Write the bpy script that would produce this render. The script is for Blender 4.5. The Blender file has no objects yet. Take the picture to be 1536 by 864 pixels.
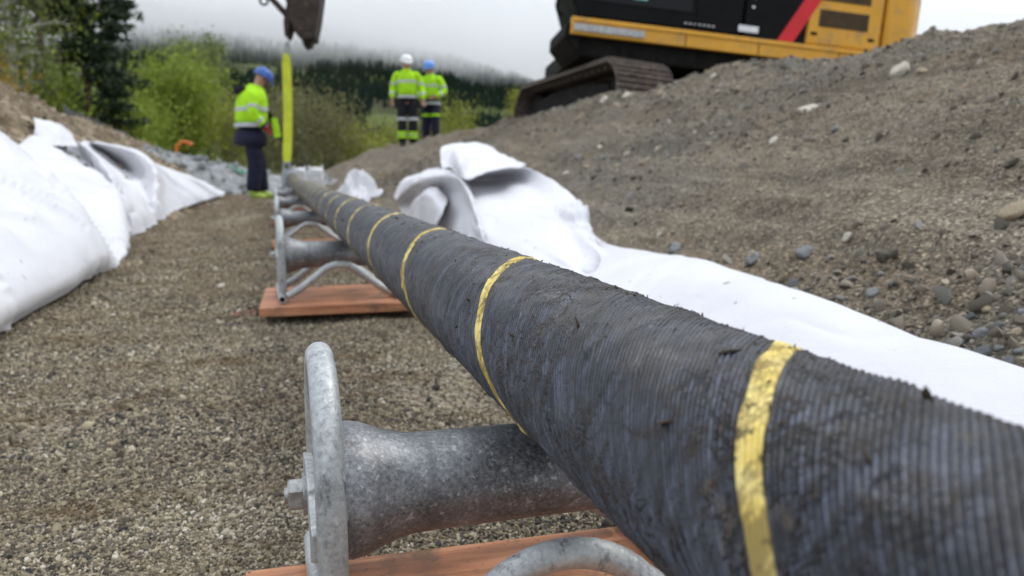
import bpy, bmesh, math, random
import numpy as np
from mathutils import Vector, Matrix, Quaternion
from math import sin, cos, pi, radians, sqrt, atan2

scene = bpy.context.scene
COL = scene.collection

# ------------------------------------------------------------------ camera
CAM = np.array([0.0, 0.0, 0.40])
PITCH, YAW, FPX, PW, PH = radians(8.437), radians(16.442), 1200.0, 1536, 864
cd = bpy.data.cameras.new('camera'); cam = bpy.data.objects.new('camera', cd); COL.objects.link(cam)
cam.location = CAM; cam.rotation_euler = (pi / 2 - PITCH, 0, -YAW)
cd.sensor_width = 36; cd.lens = 36 * FPX / PW
cd.clip_start = 0.02; cd.clip_end = 4000
cd.dof.use_dof = True; cd.dof.focus_distance = 0.64; cd.dof.aperture_fstop = 8.0
scene.camera = cam

# ------------------------------------------------------------------ sky and sun
SUN_EL, SUN_AZ = radians(52), radians(78)      # azimuth measured from +Y towards +X
world = bpy.data.worlds.new('World'); scene.world = world; world.use_nodes = True
wt = world.node_tree; wt.nodes.clear()
def wn(t, **k):
    n = wt.nodes.new(t)
    for a, b in k.items(): setattr(n, a, b)
    return n
w_out = wn('ShaderNodeOutputWorld'); w_bg = wn('ShaderNodeBackground'); w_bg.inputs['Strength'].default_value = 0.10
w_sky = wn('ShaderNodeTexSky', sky_type='NISHITA', sun_disc=False, sun_elevation=SUN_EL, sun_rotation=SUN_AZ)
w_tc = wn('ShaderNodeTexCoord'); w_map = wn('ShaderNodeMapping'); w_map.inputs['Scale'].default_value = (1.0, 1.0, 2.6)
w_noise = wn('ShaderNodeTexNoise'); w_noise.inputs['Scale'].default_value = 3.2; w_noise.inputs['Detail'].default_value = 5
w_noise.inputs['Roughness'].default_value = 0.55
w_ramp = wn('ShaderNodeValToRGB')
w_ramp.color_ramp.elements[0].position = 0.36; w_ramp.color_ramp.elements[0].color = (7.4, 8.5, 10.4, 1)
w_ramp.color_ramp.elements[1].position = 0.62; w_ramp.color_ramp.elements[1].color = (13.8, 14.1, 14.5, 1)
w_mix = wn('ShaderNodeMixRGB'); w_mix.inputs['Fac'].default_value = 0.93
# an overcast sky is brighter overhead than at the horizon
w_sep = wn('ShaderNodeSeparateXYZ'); w_rng = wn('ShaderNodeMapRange'); w_mul = wn('ShaderNodeMixRGB', blend_type='MULTIPLY'); w_mul.inputs['Fac'].default_value = 1
for k_, v_ in (('From Min', 0), ('From Max', 1), ('To Min', .95), ('To Max', 1.75)): w_rng.inputs[k_].default_value = v_
for a, b in ((w_tc.outputs['Generated'], w_sep.inputs[0]), (w_sep.outputs['Z'], w_rng.inputs['Value']), (w_ramp.outputs[0], w_mul.inputs['Color1']), (w_rng.outputs[0], w_mul.inputs['Color2']),
             (w_tc.outputs['Generated'], w_map.inputs['Vector']), (w_map.outputs[0], w_noise.inputs['Vector']),
             (w_noise.outputs['Fac'], w_ramp.inputs['Fac']), (w_sky.outputs[0], w_mix.inputs['Color1']),
             (w_mul.outputs[0], w_mix.inputs['Color2']), (w_mix.outputs[0], w_bg.inputs['Color']), (w_bg.outputs[0], w_out.inputs['Surface'])):
    wt.links.new(a, b)
sd = bpy.data.lights.new('sun', 'SUN'); sun = bpy.data.objects.new('sun', sd); COL.objects.link(sun)
sd.energy = 1.5; sd.angle = radians(14); sd.color = (1.0, 0.97, 0.92)
sdir = Vector((sin(SUN_AZ) * cos(SUN_EL), cos(SUN_AZ) * cos(SUN_EL), sin(SUN_EL)))
sun.rotation_euler = sdir.to_track_quat('Z', 'Y').to_euler(); sun.location = (0, 0, 30)
vs = scene.view_settings
vs.view_transform = 'Standard'; vs.look = 'None'; vs.exposure = -0.2; vs.gamma = 1.0; vs.use_curve_mapping = False
scene.display_settings.display_device = 'sRGB'
scene.cycles.use_denoising = True
scene.cycles.max_bounces = 24; scene.cycles.diffuse_bounces = 4; scene.cycles.glossy_bounces = 4; scene.cycles.volume_bounces = 24; scene.cycles.transparent_max_bounces = 12
scene.cycles.volume_step_rate = 1.0; scene.cycles.volume_max_steps = 128
scene.cycles.use_adaptive_sampling = True; scene.cycles.adaptive_threshold = 0.02

# ------------------------------------------------------------------ small maths
_cp, _sp, _cy, _sy = cos(PITCH), sin(PITCH), cos(YAW), sin(YAW)
AX_F = np.array([_sy * _cp, _cy * _cp, -_sp]); AX_R = np.array([_cy, -_sy, 0.0]); AX_U = np.cross(AX_R, AX_F)
def ray(px, py):
    return AX_F + AX_R * ((px - PW / 2) / FPX) - AX_U * ((py - PH / 2) / FPX)
def atY(px, py, Y):
    d = ray(px, py); return CAM + d * (Y / d[1])
def on_surface(px, py, fn, t0=0.3, t1=60):
    d = ray(px, py); t = t0; last = t0
    while t < t1:
        p = CAM + d * t
        if p[2] < fn(p[0], p[1]):
            lo, hi = last, t
            for _ in range(30):
                m = (lo + hi) / 2; q = CAM + d * m
                if q[2] < fn(q[0], q[1]): hi = m
                else: lo = m
            return CAM + d * hi
        last = t; t *= 1.02
    return CAM + d * t1

def _hash(i, j, k, s):
    h = (i.astype(np.int64) * 374761393 + j.astype(np.int64) * 668265263 + k.astype(np.int64) * 2147483647 + s * 974634777) & 0xffffffff
    h = ((h ^ (h >> 13)) * 1274126177) & 0xffffffff
    h = ((h ^ (h >> 16)) * 2246822519) & 0xffffffff
    return ((h ^ (h >> 15)) & 0xffff) / 32767.5 - 1.0
def vnoise(x, y, z=0.0, seed=0):
    x, y, z = np.broadcast_arrays(np.asarray(x, float), np.asarray(y, float), np.asarray(z, float))
    i, j, k = np.floor(x), np.floor(y), np.floor(z)
    u, v, w = x - i, y - j, z - k
    u = u * u * u * (u * (u * 6 - 15) + 10); v = v * v * v * (v * (v * 6 - 15) + 10); w = w * w * w * (w * (w * 6 - 15) + 10)
    def c(a, b, d): return _hash(i + a, j + b, k + d, seed)
    a0 = c(0,0,0)*(1-u)+c(1,0,0)*u; a1 = c(0,1,0)*(1-u)+c(1,1,0)*u
    b0 = c(0,0,1)*(1-u)+c(1,0,1)*u; b1 = c(0,1,1)*(1-u)+c(1,1,1)*u
    return (a0*(1-v)+a1*v)*(1-w) + (b0*(1-v)+b1*v)*w
def fbm(x, y, z=0.0, octaves=4, seed=0, gain=0.5):
    r = 0.0; a = 1.0; f = 1.0
    for o in range(octaves):
        r = r + a * vnoise(np.asarray(x) * f, np.asarray(y) * f, np.asarray(z) * f, seed + o * 17); a *= gain; f *= 2.03
    return r
def sstep(a, b, x):
    t = np.clip((np.asarray(x, float) - a) / (b - a), 0, 1); return t * t * (3 - 2 * t)

# ------------------------------------------------------------------ object helpers
def tag(o, label=None, cat=None, group=None, kind=None):
    if label: o['label'] = label
    if cat: o['category'] = cat
    if group: o['group'] = group
    if kind: o['kind'] = kind
    return o
def empty(name, loc=(0, 0, 0), rot=(0, 0, 0)):
    o = bpy.data.objects.new(name, None); COL.objects.link(o); o.location = loc; o.rotation_euler = rot
    o.empty_display_size = 0.1; return o
def link_mesh(name, me, mats=None, parent=None):
    o = bpy.data.objects.new(name, me); COL.objects.link(o)
    if mats:
        for m in (mats if isinstance(mats, (list, tuple)) else [mats]): me.materials.append(m)
    if parent: o.parent = parent
    return o
def copy_tree(o, parent=None):
    c = o.copy(); COL.objects.link(c); c.parent = parent
    for ch in list(o.children): copy_tree(ch, c)
    return c

class MB:
    """collects faces and links them as ONE mesh object"""
    def __init__(self): self.v = []; self.f = []; self.m = []; self.n = 0
    def add(self, verts, faces, mi=0):
        b = self.n
        self.v.extend([tuple(map(float, p)) for p in verts]); self.n += len(verts)
        self.f.extend([tuple(b + i for i in fc) for fc in faces]); self.m.extend([mi] * len(faces)); return self
    def box(self, lo, hi, mi=0, mtx=None):
        (x0, y0, z0), (x1, y1, z1) = lo, hi
        v = [Vector(p) for p in ((x0,y0,z0),(x1,y0,z0),(x1,y1,z0),(x0,y1,z0),(x0,y0,z1),(x1,y0,z1),(x1,y1,z1),(x0,y1,z1))]
        if mtx: v = [mtx @ p for p in v]
        return self.add(v, [(3,2,1,0),(4,5,6,7),(0,1,5,4),(1,2,6,5),(2,3,7,6),(3,0,4,7)], mi)
    def prism(self, poly, h0, h1, axis='y', mi=0, mtx=None):
        """poly: list of (a,b); axis x: (y,z), y: (x,z), z: (x,y)"""
        def P(a, b, h): return Vector({'x': (h, a, b), 'y': (a, h, b), 'z': (a, b, h)}[axis])
        n = len(poly); v = [P(a, b, h0) for a, b in poly] + [P(a, b, h1) for a, b in poly]
        if mtx: v = [mtx @ p for p in v]
        return self.add(v, [tuple(range(n)), tuple(range(2*n-1, n-1, -1))] + [(i, i+n, (i+1) % n + n, (i+1) % n) for i in range(n)], mi)
    def tube(self, pts, rad, seg=12, caps=True, mi=0, closed=False, squash=None, up=None):
        pts = [Vector(p) for p in pts]; n = len(pts)
        rad = list(rad) if hasattr(rad, '__len__') else [rad] * n
        verts = []; prev = None
        for i, p in enumerate(pts):
            if closed: t = pts[(i+1) % n] - pts[i-1]
            else: t = pts[min(i+1, n-1)] - pts[max(i-1, 0)]
            t = t.normalized() if t.length > 1e-9 else Vector((0, 0, 1))
            if prev is None:
                ref = Vector(up) if up else (Vector((0, 0, 1)) if abs(t.z) < .9 else Vector((1, 0, 0)))
                u = (ref - t * ref.dot(t)).normalized()
            else: u = (prev - t * prev.dot(t)).normalized()
            prev = u; w = t.cross(u)
            r = rad[i]; ru, rw = (r if not hasattr(r, '__len__') else r[0]), (r if not hasattr(r, '__len__') else r[1])
            for k in range(seg):
                a = 2 * pi * k / seg; verts.append(p + u * (cos(a) * ru) + w * (sin(a) * rw))
        f = []
        rng = n if closed else n - 1
        for i in range(rng):
            j = (i + 1) % n
            for k in range(seg):
                l = (k + 1) % seg; f.append((i*seg+k, i*seg+l, j*seg+l, j*seg+k))
        if caps and not closed:
            f.append(tuple(range(seg-1, -1, -1))); f.append(tuple((n-1)*seg+k for k in range(seg)))
        return self.add(verts, f, mi)
    def lathe(self, prof, axis_o, axis_d, seg=24, caps=True, mi=0):
        """prof: list of (distance along axis, radius)"""
        o, d = Vector(axis_o), Vector(axis_d).normalized()
        ref = Vector((0, 0, 1)) if abs(d.z) < .9 else Vector((1, 0, 0)); u = (ref - d * ref.dot(d)).normalized(); w = d.cross(u)
        v = []
        for s, r in prof:
            for k in range(seg):
                a = 2*pi*k/seg; v.append(o + d*s + (u*cos(a) + w*sin(a))*r)
        f = [(i*seg+k, i*seg+(k+1) % seg, (i+1)*seg+(k+1) % seg, (i+1)*seg+k) for i in range(len(prof)-1) for k in range(seg)]
        if caps: f.append(tuple(range(seg-1, -1, -1))); f.append(tuple((len(prof)-1)*seg+k for k in range(seg)))
        return self.add(v, f, mi)
    def build(self, name, mats=None, parent=None, smooth=True, bevel=0, subsurf=0, angle=40):
        me = bpy.data.meshes.new(name); me.from_pydata(self.v, [], self.f)
        me.polygons.foreach_set('material_index', self.m)
        bm = bmesh.new(); bm.from_mesh(me); bmesh.ops.recalc_face_normals(bm, faces=bm.faces); bm.to_mesh(me); bm.free()
        if smooth:
            me.polygons.foreach_set('use_smooth', [True] * len(me.polygons))
            if angle: me.set_sharp_from_angle(angle=radians(angle))
        me.update()
        o = link_mesh(name, me, mats, parent)
        if bevel:
            b = o.modifiers.new('bevel', 'BEVEL'); b.width = bevel; b.segments = 2; b.limit_method = 'ANGLE'; b.angle_limit = radians(35)
        if subsurf:
            s = o.modifiers.new('sub', 'SUBSURF'); s.levels = s.render_levels = subsurf
        return o

def np_mesh(name, verts, quads, mats=None, parent=None, smooth=True, tris=False):
    """fast mesh from numpy arrays of same-size faces"""
    me = bpy.data.meshes.new(name); nv, nf, k = len(verts), len(quads), quads.shape[1]
    me.vertices.add(nv); me.vertices.foreach_set('co', np.ascontiguousarray(verts, dtype=np.float32).ravel())
    me.loops.add(nf * k); me.loops.foreach_set('vertex_index', np.ascontiguousarray(quads, dtype=np.int32).ravel())
    me.polygons.add(nf); me.polygons.foreach_set('loop_start', np.arange(0, nf * k, k, dtype=np.int32))
    if smooth: me.polygons.foreach_set('use_smooth', np.ones(nf, dtype=bool))
    me.update(calc_edges=True); me.validate()
    return link_mesh(name, me, mats, parent)
def grid_quads(nr, nc, wrap=False):
    r = np.arange(nr - 1)[:, None]; c = np.arange(nc if wrap else nc - 1)[None, :]
    c2 = (c + 1) % nc
    return np.stack([r*nc+c, r*nc+c2, (r+1)*nc+c2, (r+1)*nc+c], -1).reshape(-1, 4)
def heightfield(name, xs, ys, fn, mats, parent=None):
    X, Y = np.meshgrid(xs, ys); Z = fn(X, Y)
    return np_mesh(name, np.stack([X, Y, Z], -1).reshape(-1, 3), grid_quads(len(ys), len(xs)), mats, parent)
def graded(a, b, d0, growth, dmax):
    out = [a]; d = d0
    while out[-1] < b: out.append(out[-1] + d); d = min(d * growth, dmax)
    return np.array(out)
def catmull(P, n):
    """P: (k, ..., 3) -> n samples along axis 0"""
    k = len(P); t = np.linspace(0, k - 1 - 1e-9, n); i = np.floor(t).astype(int); u = (t - i).reshape((-1,) + (1,) * (P.ndim - 1))
    g = lambda j: P[np.clip(j, 0, k - 1)]
    p0, p1, p2, p3 = g(i-1), g(i), g(i+1), g(i+2)
    return 0.5 * (2*p1 + (p2-p0)*u + (2*p0-5*p1+4*p2-p3)*u**2 + (3*p1-p0-3*p2+p3)*u**3)
def net_surface(net, nu, nv):
    S = catmull(np.asarray(net, float), nu); return np.swapaxes(catmull(np.swapaxes(S, 0, 1), nv), 0, 1)
def grid_normals(S):
    du = np.gradient(S, axis=0); dv = np.gradient(S, axis=1); n = np.cross(du, dv)
    return n / np.maximum(np.linalg.norm(n, axis=-1, keepdims=True), 1e-9)

# ------------------------------------------------------------------ materials
class NT:
    def __init__(self, name, rough=0.7, metal=0.0, spec=0.4):
        self.m = bpy.data.materials.new(name); self.m.use_nodes = True; self.t = self.m.node_tree; self.t.nodes.clear()
        self.out = self.n('ShaderNodeOutputMaterial'); self.b = self.n('ShaderNodeBsdfPrincipled')
        self.t.links.new(self.b.outputs[0], self.out.inputs['Surface'])
        self.b.inputs['Roughness'].default_value = rough; self.b.inputs['Metallic'].default_value = metal
        self.b.inputs['Specular IOR Level'].default_value = spec
    def n(self, t, **k):
        nd = self.t.nodes.new(t)
        for a, b in k.items(): setattr(nd, a, b)
        return nd
    def l(self, a, b): self.t.links.new(a, b); return self
    def put(self, sock, val):
        if isinstance(val, bpy.types.NodeSocket): self.t.links.new(val, sock)
        elif isinstance(val, (tuple, list)) and len(val) == 3 and sock.type == 'RGBA': sock.default_value = (*val, 1)
        else: sock.default_value = val
    def coord(self, kind='Object', scale=(1, 1, 1), rot=(0, 0, 0)):
        if kind == 'World': o = self.n('ShaderNodeNewGeometry').outputs['Position']
        else: o = self.n('ShaderNodeTexCoord').outputs[kind]
        mp = self.n('ShaderNodeMapping'); mp.inputs['Scale'].default_value = scale; mp.inputs['Rotation'].default_value = rot
        self.l(o, mp.inputs['Vector']); return mp.outputs[0]
    def noise(self, vec, scale, detail=3, rough=0.55, out='Fac', dist=0.0):
        nd = self.n('ShaderNodeTexNoise'); self.l(vec, nd.inputs['Vector']); nd.inputs['Scale'].default_value = scale
        nd.inputs['Detail'].default_value = detail; nd.inputs['Roughness'].default_value = rough; nd.inputs['Distortion'].default_value = dist
        return nd.outputs[out]
    def voro(self, vec, scale, feature='F1', out='Distance', rnd=1.0):
        nd = self.n('ShaderNodeTexVoronoi', feature=feature); self.l(vec, nd.inputs['Vector']); nd.inputs['Scale'].default_value = scale
        nd.inputs['Randomness'].default_value = rnd; return nd.outputs[out]
    def ramp(self, fac, stops, interp='LINEAR'):
        nd = self.n('ShaderNodeValToRGB'); cr = nd.color_ramp; cr.interpolation = interp
        while len(cr.elements) < len(stops): cr.elements.new(0.5)
        for e, (p, c) in zip(cr.elements, stops):
            e.position = p; e.color = (*c, 1) if isinstance(c, (tuple, list)) else (c, c, c, 1)
        self.l(fac, nd.inputs['Fac']); return nd.outputs['Color']
    def mix(self, fac, a, b, mode='MIX'):
        nd = self.n('ShaderNodeMixRGB', blend_type=mode); self.put(nd.inputs['Fac'], fac); self.put(nd.inputs['Color1'], a); self.put(nd.inputs['Color2'], b)
        return nd.outputs[0]
    def math(self, op, a, b=0.0):
        nd = self.n('ShaderNodeMath', operation=op); self.put(nd.inputs[0], a); self.put(nd.inputs[1], b); return nd.outputs[0]
    def mrange(self, v, a, b, c=0.0, d=1.0):
        nd = self.n('ShaderNodeMapRange'); self.put(nd.inputs['Value'], v); nd.clamp = True
        for k, x in zip(('From Min', 'From Max', 'To Min', 'To Max'), (a, b, c, d)): nd.inputs[k].default_value = x
        return nd.outputs[0]
    def sep(self, vec):
        nd = self.n('ShaderNodeSeparateXYZ'); self.l(vec, nd.inputs[0]); return nd.outputs
    def attr(self, name, kind='INSTANCER', out='Fac'):
        nd = self.n('ShaderNodeAttribute', attribute_type=kind, attribute_name=name); return nd.outputs[out]
    def island(self): return self.n('ShaderNodeNewGeometry').outputs['Random Per Island']
    def objrand(self): return self.n('ShaderNodeObjectInfo').outputs['Random']
    def bump(self, h, strength=0.5, dist=0.01, prev=None):
        nd = self.n('ShaderNodeBump'); nd.inputs['Strength'].default_value = strength; nd.inputs['Distance'].default_value = dist
        self.l(h, nd.inputs['Height'])
        if prev: self.l(prev, nd.inputs['Normal'])
        return nd.outputs[0]
    def fin(self, color=None, rough=None, normal=None, metal=None):
        if color is not None: self.put(self.b.inputs['Base Color'], color)
        if rough is not None: self.put(self.b.inputs['Roughness'], rough)
        if metal is not None: self.put(self.b.inputs['Metallic'], metal)
        if normal is not None: self.l(normal, self.b.inputs['Normal'])
        return self.m

def plain(name, col, rough=0.6, metal=0.0, var=0.25, scale=6, bump=0.0, bscale=60, spec=0.4, dirt=None, dirt_amt=0.5):
    """painted / solid surface with uneven tone, optional dirt and fine relief"""
    N = NT(name, rough, metal, spec); v = N.coord('Object')
    f = N.noise(v, scale, 4); dark = tuple(c * (1 - var) for c in col); lite = tuple(min(1, c * (1 + var * .6)) for c in col)
    c = N.mix(N.mrange(f, .3, .7), dark, lite)
    if dirt:
        d = N.noise(v, scale * 2.3, 5, .65); c = N.mix(N.mrange(d, .62 - .3 * dirt_amt, .75, 0, .85), c, dirt)
    nr = N.bump(N.noise(v, bscale, 3), bump, .004) if bump else None
    r = N.mrange(N.noise(v, scale * 3, 3), .3, .7, max(.05, rough - .12), min(1, rough + .12))
    return N.fin(c, r, nr)
M = {}
# ---- ground and stone
def m_ground():
    N = NT('gravel_ground', .92, 0, .25); v = N.coord('World'); x, y, z = N.sep(v)
    cell = N.voro(v, 170, 'F1', 'Color'); g = N.sep(cell)[0]
    grain = N.ramp(g, [(0, (.026, .024, .021)), (.25, (.085, .076, .06)), (.5, (.20, .166, .115)), (.72, (.29, .238, .162)), (.9, (.37, .32, .245)), (1, (.5, .46, .38))])
    big = N.noise(v, 2.3, 5, .6); c = N.mix(N.mrange(big, .35, .7, .1, .55), grain, (.175, .14, .094))
    st = N.noise(N.coord('World', (1.2, 4.0, 1)), 2.2, 5, .65)
    c = N.mix(N.mrange(st, .60, .74, 0, .75), c, (.10, .062, .028))
    st2 = N.noise(v, 9, 4, .6); c = N.mix(N.mrange(st2, .62, .75, 0, .5), c, (.055, .042, .028))
    # red marker paint sprayed beside the second board
    pm = N.n('ShaderNodeVectorMath', operation='DISTANCE'); N.l(v, pm.inputs[0]); pm.inputs[1].default_value = (-.10, 2.48, 0)
    pr = N.math('ADD', N.mrange(pm.outputs['Value'], .03, .10, 1, 0), N.math('SUBTRACT', N.noise(v, 40, 3), .75))
    c = N.mix(N.mrange(pr, .25, .6, 0, .55), c, (.45, .09, .06))
    far = N.mrange(y, 19, 24); far = N.math('MAXIMUM', far, N.mrange(x, -3.2, -5.5)); far = N.math('MAXIMUM', far, N.mrange(x, 9, 14))
    gr = N.mix(N.mrange(N.noise(v, .35, 5, .6), .4, .62), (.085, .105, .03), (.10, .085, .045))
    c = N.mix(far, c, gr)
    h = N.voro(v, 170); b = N.bump(h, .55, .004); b = N.bump(N.noise(v, 14, 4), .5, .02, b)
    return N.fin(c, .93, b)
def m_bank():
    N = NT('bank_soil', .93, 0, .2); v = N.coord('World'); s = N.coord('World', (2.4, .42, 1.2))
    c = N.mix(N.mrange(N.noise(s, 2.6, 6, .62), .36, .64), (.148, .124, .088), (.262, .222, .162))
    c = N.mix(N.mrange(N.noise(s, 1.3, 5, .6), .55, .68, 0, .75), c, (.13, .08, .042))
    c = N.mix(N.mrange(N.noise(v, .9, 4, .6), .5, .66, 0, .7), c, (.172, .160, .134))
    cell = N.sep(N.voro(v, 190, 'F1', 'Color'))[0]
    grit = N.ramp(cell, [(0, .25), (.55, .75), (.85, 1.2), (1, 2.1)])
    c = N.mix(.75, c, grit, 'MULTIPLY')
    cell2 = N.sep(N.voro(v, 70, 'F1', 'Color'))[1]; c = N.mix(.28, c, N.ramp(cell2, [(0, .5), (.7, .95), (1, 1.6)]), 'MULTIPLY')
    c = N.mix(N.mrange(N.noise(v, 22, 5, .7), .56, .72, 0, .7), c, (.035, .028, .02))
    b = N.bump(N.voro(v, 190), .7, .004); b = N.bump(N.noise(v, 30, 5, .7), .9, .012, b); b = N.bump(N.noise(s, 7, 5, .65), .8, .03, b)
    return N.fin(c, .93, b)
def m_left_bank():
    N = NT('left_bank_soil', .93, 0, .2); v = N.coord('World')
    c = N.mix(N.mrange(N.noise(v, 3.2, 6, .62), .38, .62), (.13, .095, .055), (.27, .22, .15))
    cell = N.sep(N.voro(v, 22, 'F1', 'Color'))[0]; c = N.mix(.7, c, N.ramp(cell, [(0, .45), (.6, .95), (1, 1.7)]), 'MULTIPLY')
    b = N.bump(N.noise(v, 12, 6, .7), 1.0, .03)
    return N.fin(c, .93, b)
def m_pebble(name, stops, rough=.75, patch=False):
    N = NT(name, rough, 0, .35); t = N.attr('tone'); v = N.coord('Object')
    c = N.ramp(t, stops); c = N.mix(N.mrange(N.noise(v, 1.4, 3), .35, .7, 0, .22), c, (.14, .118, .088))
    if patch:
        wv = N.coord('World'); dirt = N.math('ADD', N.noise(wv, 2.3, 5, .6), N.mrange(N.sep(wv)[1], 1.0, 6.0, 0, .22)); c = N.mix(N.mrange(dirt, .42, .72, 0, .62), c, (.205, .155, .098))
        c = N.mix(N.mrange(N.noise(N.coord('World', (1.2, 4.0, 1)), 2.2, 5, .65), .52, .68, 0, .75), c, (.135, .085, .04))
    return N.fin(c, rough)
def m_stone(name, a, b, rough=.8):
    N = NT(name, rough, 0, .3); v = N.coord('Object')
    c = N.mix(N.mrange(N.noise(v, 9, 5, .65), .35, .65), a, b); c = N.mix(N.mrange(N.noise(v, 30, 4), .6, .75, 0, .5), c, tuple(k * .45 for k in a))
    return N.fin(c, rough, N.bump(N.noise(v, 45, 4, .65), .5, .004))
M['ground'] = m_ground(); M['bank'] = m_bank(); M['lbank'] = m_left_bank()
M['grain'] = m_pebble('gravel_grain', [(0, (.020, .020, .021)), (.16, (.05, .049, .047)), (.36, (.155, .135, .092)), (.58, (.285, .242, .158)), (.78, (.40, .34, .228)), (.92, (.52, .465, .35)), (1, (.62, .58, .49))], patch=True)
M['clod'] = m_pebble('left_bank_clod', [(0, (.06, .045, .028)), (.3, (.15, .11, .07)), (.65, (.27, .215, .145)), (1, (.48, .42, .33))])
M['pebble'] = m_pebble('bank_pebble', [(0, (.05, .045, .036)), (.22, (.12, .104, .08)), (.5, (.19, .163, .122)), (.68, (.19, .185, .172)), (.84, (.28, .225, .155)), (1, (.5, .46, .39))])
M['pale_stone'] = m_stone('pale_stone', (.42, .38, .30), (.60, .56, .47)); M['grey_stone'] = m_stone('grey_stone', (.13, .135, .135), (.27, .275, .27))
M['tan_stone'] = m_stone('tan_stone', (.24, .185, .12), (.40, .33, .23)); M['blue_stone'] = m_stone('blue_grey_stone', (.075, .080, .084), (.16, .168, .172))
M['rubble'] = m_stone('rubble_stone', (.15, .16, .162), (.30, .31, .312))

# ---- cable
def m_cable():
    N = NT('cable_serving', .5, 0, .5); v = N.coord('Object'); x, y, z = N.sep(v)
    s = N.coord('Object', (22, 45, 22)); st = N.coord('Object', (14, 50, 14))
    c = N.mix(N.mrange(N.noise(st, 2.2, 4, .65), .38, .62), (.008, .010, .014), (.064, .077, .112))
    c = N.mix(N.mrange(N.noise(v, 26, 5, .65), .52, .66, 0, .7), c, (.010, .010, .011))
    # weave: the strands of the serving
    ang = N.math('ARCTAN2', N.math('SUBTRACT', z, .2546), N.math('SUBTRACT', x, .2155))
    rib = N.math('MULTIPLY', N.math('COSINE', N.math('MULTIPLY', N.math('ADD', y, N.math('MULTIPLY', ang, .395 / (2 * pi))), 2 * pi / (.395 / 99))), -1.0)
    yarn = N.n('ShaderNodeTexWhiteNoise', noise_dimensions='1D'); N.l(N.math('FLOOR', N.math('MULTIPLY', N.math('ADD', y, N.math('MULTIPLY', ang, .395 / (2 * pi))), 99 / .395)), yarn.inputs['W'])
    c = N.mix(1.0, c, N.ramp(yarn.outputs['Value'], [(0, .55), (.6, 1.0), (1, 1.5)]), 'MULTIPLY')
    c = N.mix(N.mrange(rib, -.9, .6, .75, 0), c, (.007, .007, .009))
    # dried mud lying on the upper side
    top = N.mrange(N.math('SUBTRACT', z, .254), .012, .066, 0, 1)
    mud = N.math('MULTIPLY', N.mrange(N.math('ADD', N.noise(v, 19, 6, .7), N.math('MULTIPLY', top, .33)), .66, 1.0), .58)
    c = N.mix(mud, c, (.066, .059, .052))
    smear = N.noise(N.coord('Object', (20, 9, 20), (.5, 0, .4)), 2.0, 6, .7, dist=1.4)
    c = N.mix(N.mrange(smear, .58, .66, 0, .9), c, (.016, .011, .008))
    smear2 = N.noise(N.coord('Object', (16, 12, 16), (.2, .4, 0)), 1.7, 6, .7, dist=1.8)
    c = N.mix(N.mrange(smear2, .61, .69, 0, .6), c, (.10, .070, .038))
    for sc_, msk, wd_, colr in ((21, 6, .020, (.012, .009, .007)), (34, 9, .024, (.05, .034, .02)), (13, 5, .016, (.010, .008, .007))):      # dried runs and threads of mud
        ln = N.noise(v, sc_, 5, .62, dist=.9); ln = N.mrange(N.math('ABSOLUTE', N.math('SUBTRACT', ln, .5)), 0, wd_, 1, 0); ln = N.math('MULTIPLY', ln, N.mrange(N.noise(v, msk, 3), .50, .58)); c = N.mix(N.math('MULTIPLY', ln, .92), c, colr); mud = N.math('MAXIMUM', mud, ln)
    r = N.mrange(N.noise(v, 40, 4), .3, .7, .34, .60); r = N.math('MAXIMUM', r, N.math('MULTIPLY', mud, .85))
    b = N.bump(rib, .35, .0012); b = N.bump(N.noise(s, 1.6, 5, .7), .5, .003, b); b = N.bump(smear, .5, .006, b); b = N.bump(mud, .5, .003, b)
    return N.fin(c, r, b)
def m_band():
    N = NT('yellow_band', .7, 0, .2); v = N.coord('Object'); x, y, z = N.sep(v)
    c = N.mix(N.mrange(N.noise(v, 40, 4), .35, .65), (.62, .46, .10), (.80, .66, .26))
    w = N.noise(N.coord('Object', (30, 60, 30)), 1.3, 6, .7)
    w2 = N.noise(v, 90, 4, .7)
    lower = N.mrange(N.math('SUBTRACT', z, .254), .045, -.03, 0, .09)       # dull brown spreads further towards the lower flank
    c = N.mix(N.mrange(N.math('ADD', w, lower), .47, .57, 0, .80), c, (.20, .145, .055))
    c = N.mix(N.mrange(w2, .57, .66, 0, .9), c, (.04, .032, .022))
    c = N.mix(N.mrange(N.noise(v, 30, 5, .7), .55, .66, 0, .8), c, (.06, .045, .03))
    b = N.bump(w, .25, .001)
    return N.fin(c, N.mrange(w, .4, .6, .6, .85), b)
def m_zinc():
    N = NT('galvanised_steel', .5, .55, .5); v = N.coord('Object')
    f = N.math('ADD', N.math('MULTIPLY', N.noise(v, 230, 5, .7), .62), N.math('MULTIPLY', N.noise(v, 16, 3), .38)); c = N.ramp(f, [(.34, (.20, .212, .214)), (.44, (.34, .356, .358)), (.54, (.44, .458, .456)), (.68, (.56, .575, .57))])
    g = N.noise(N.coord('Object', (1.2, 1.2, .5)), 55, 5, .7); c = N.mix(N.mrange(g, .57, .68, 0, .75), c, (.06, .062, .06))
    t = N.noise(v, 9, 4, .6); c = N.mix(N.mrange(t, .56, .70, 0, .45), c, (.33, .29, .22))
    w = N.noise(v, 130, 3, .6); c = N.mix(N.mrange(w, .62, .72, 0, .45), c, (.74, .76, .75))
    r = N.mrange(N.noise(v, 30, 4), .3, .7, .36, .68)
    return N.fin(c, r, N.bump(N.noise(v, 90, 5, .7), .22, .003), N.mrange(f, .35, .6, .35, .65))
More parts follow.
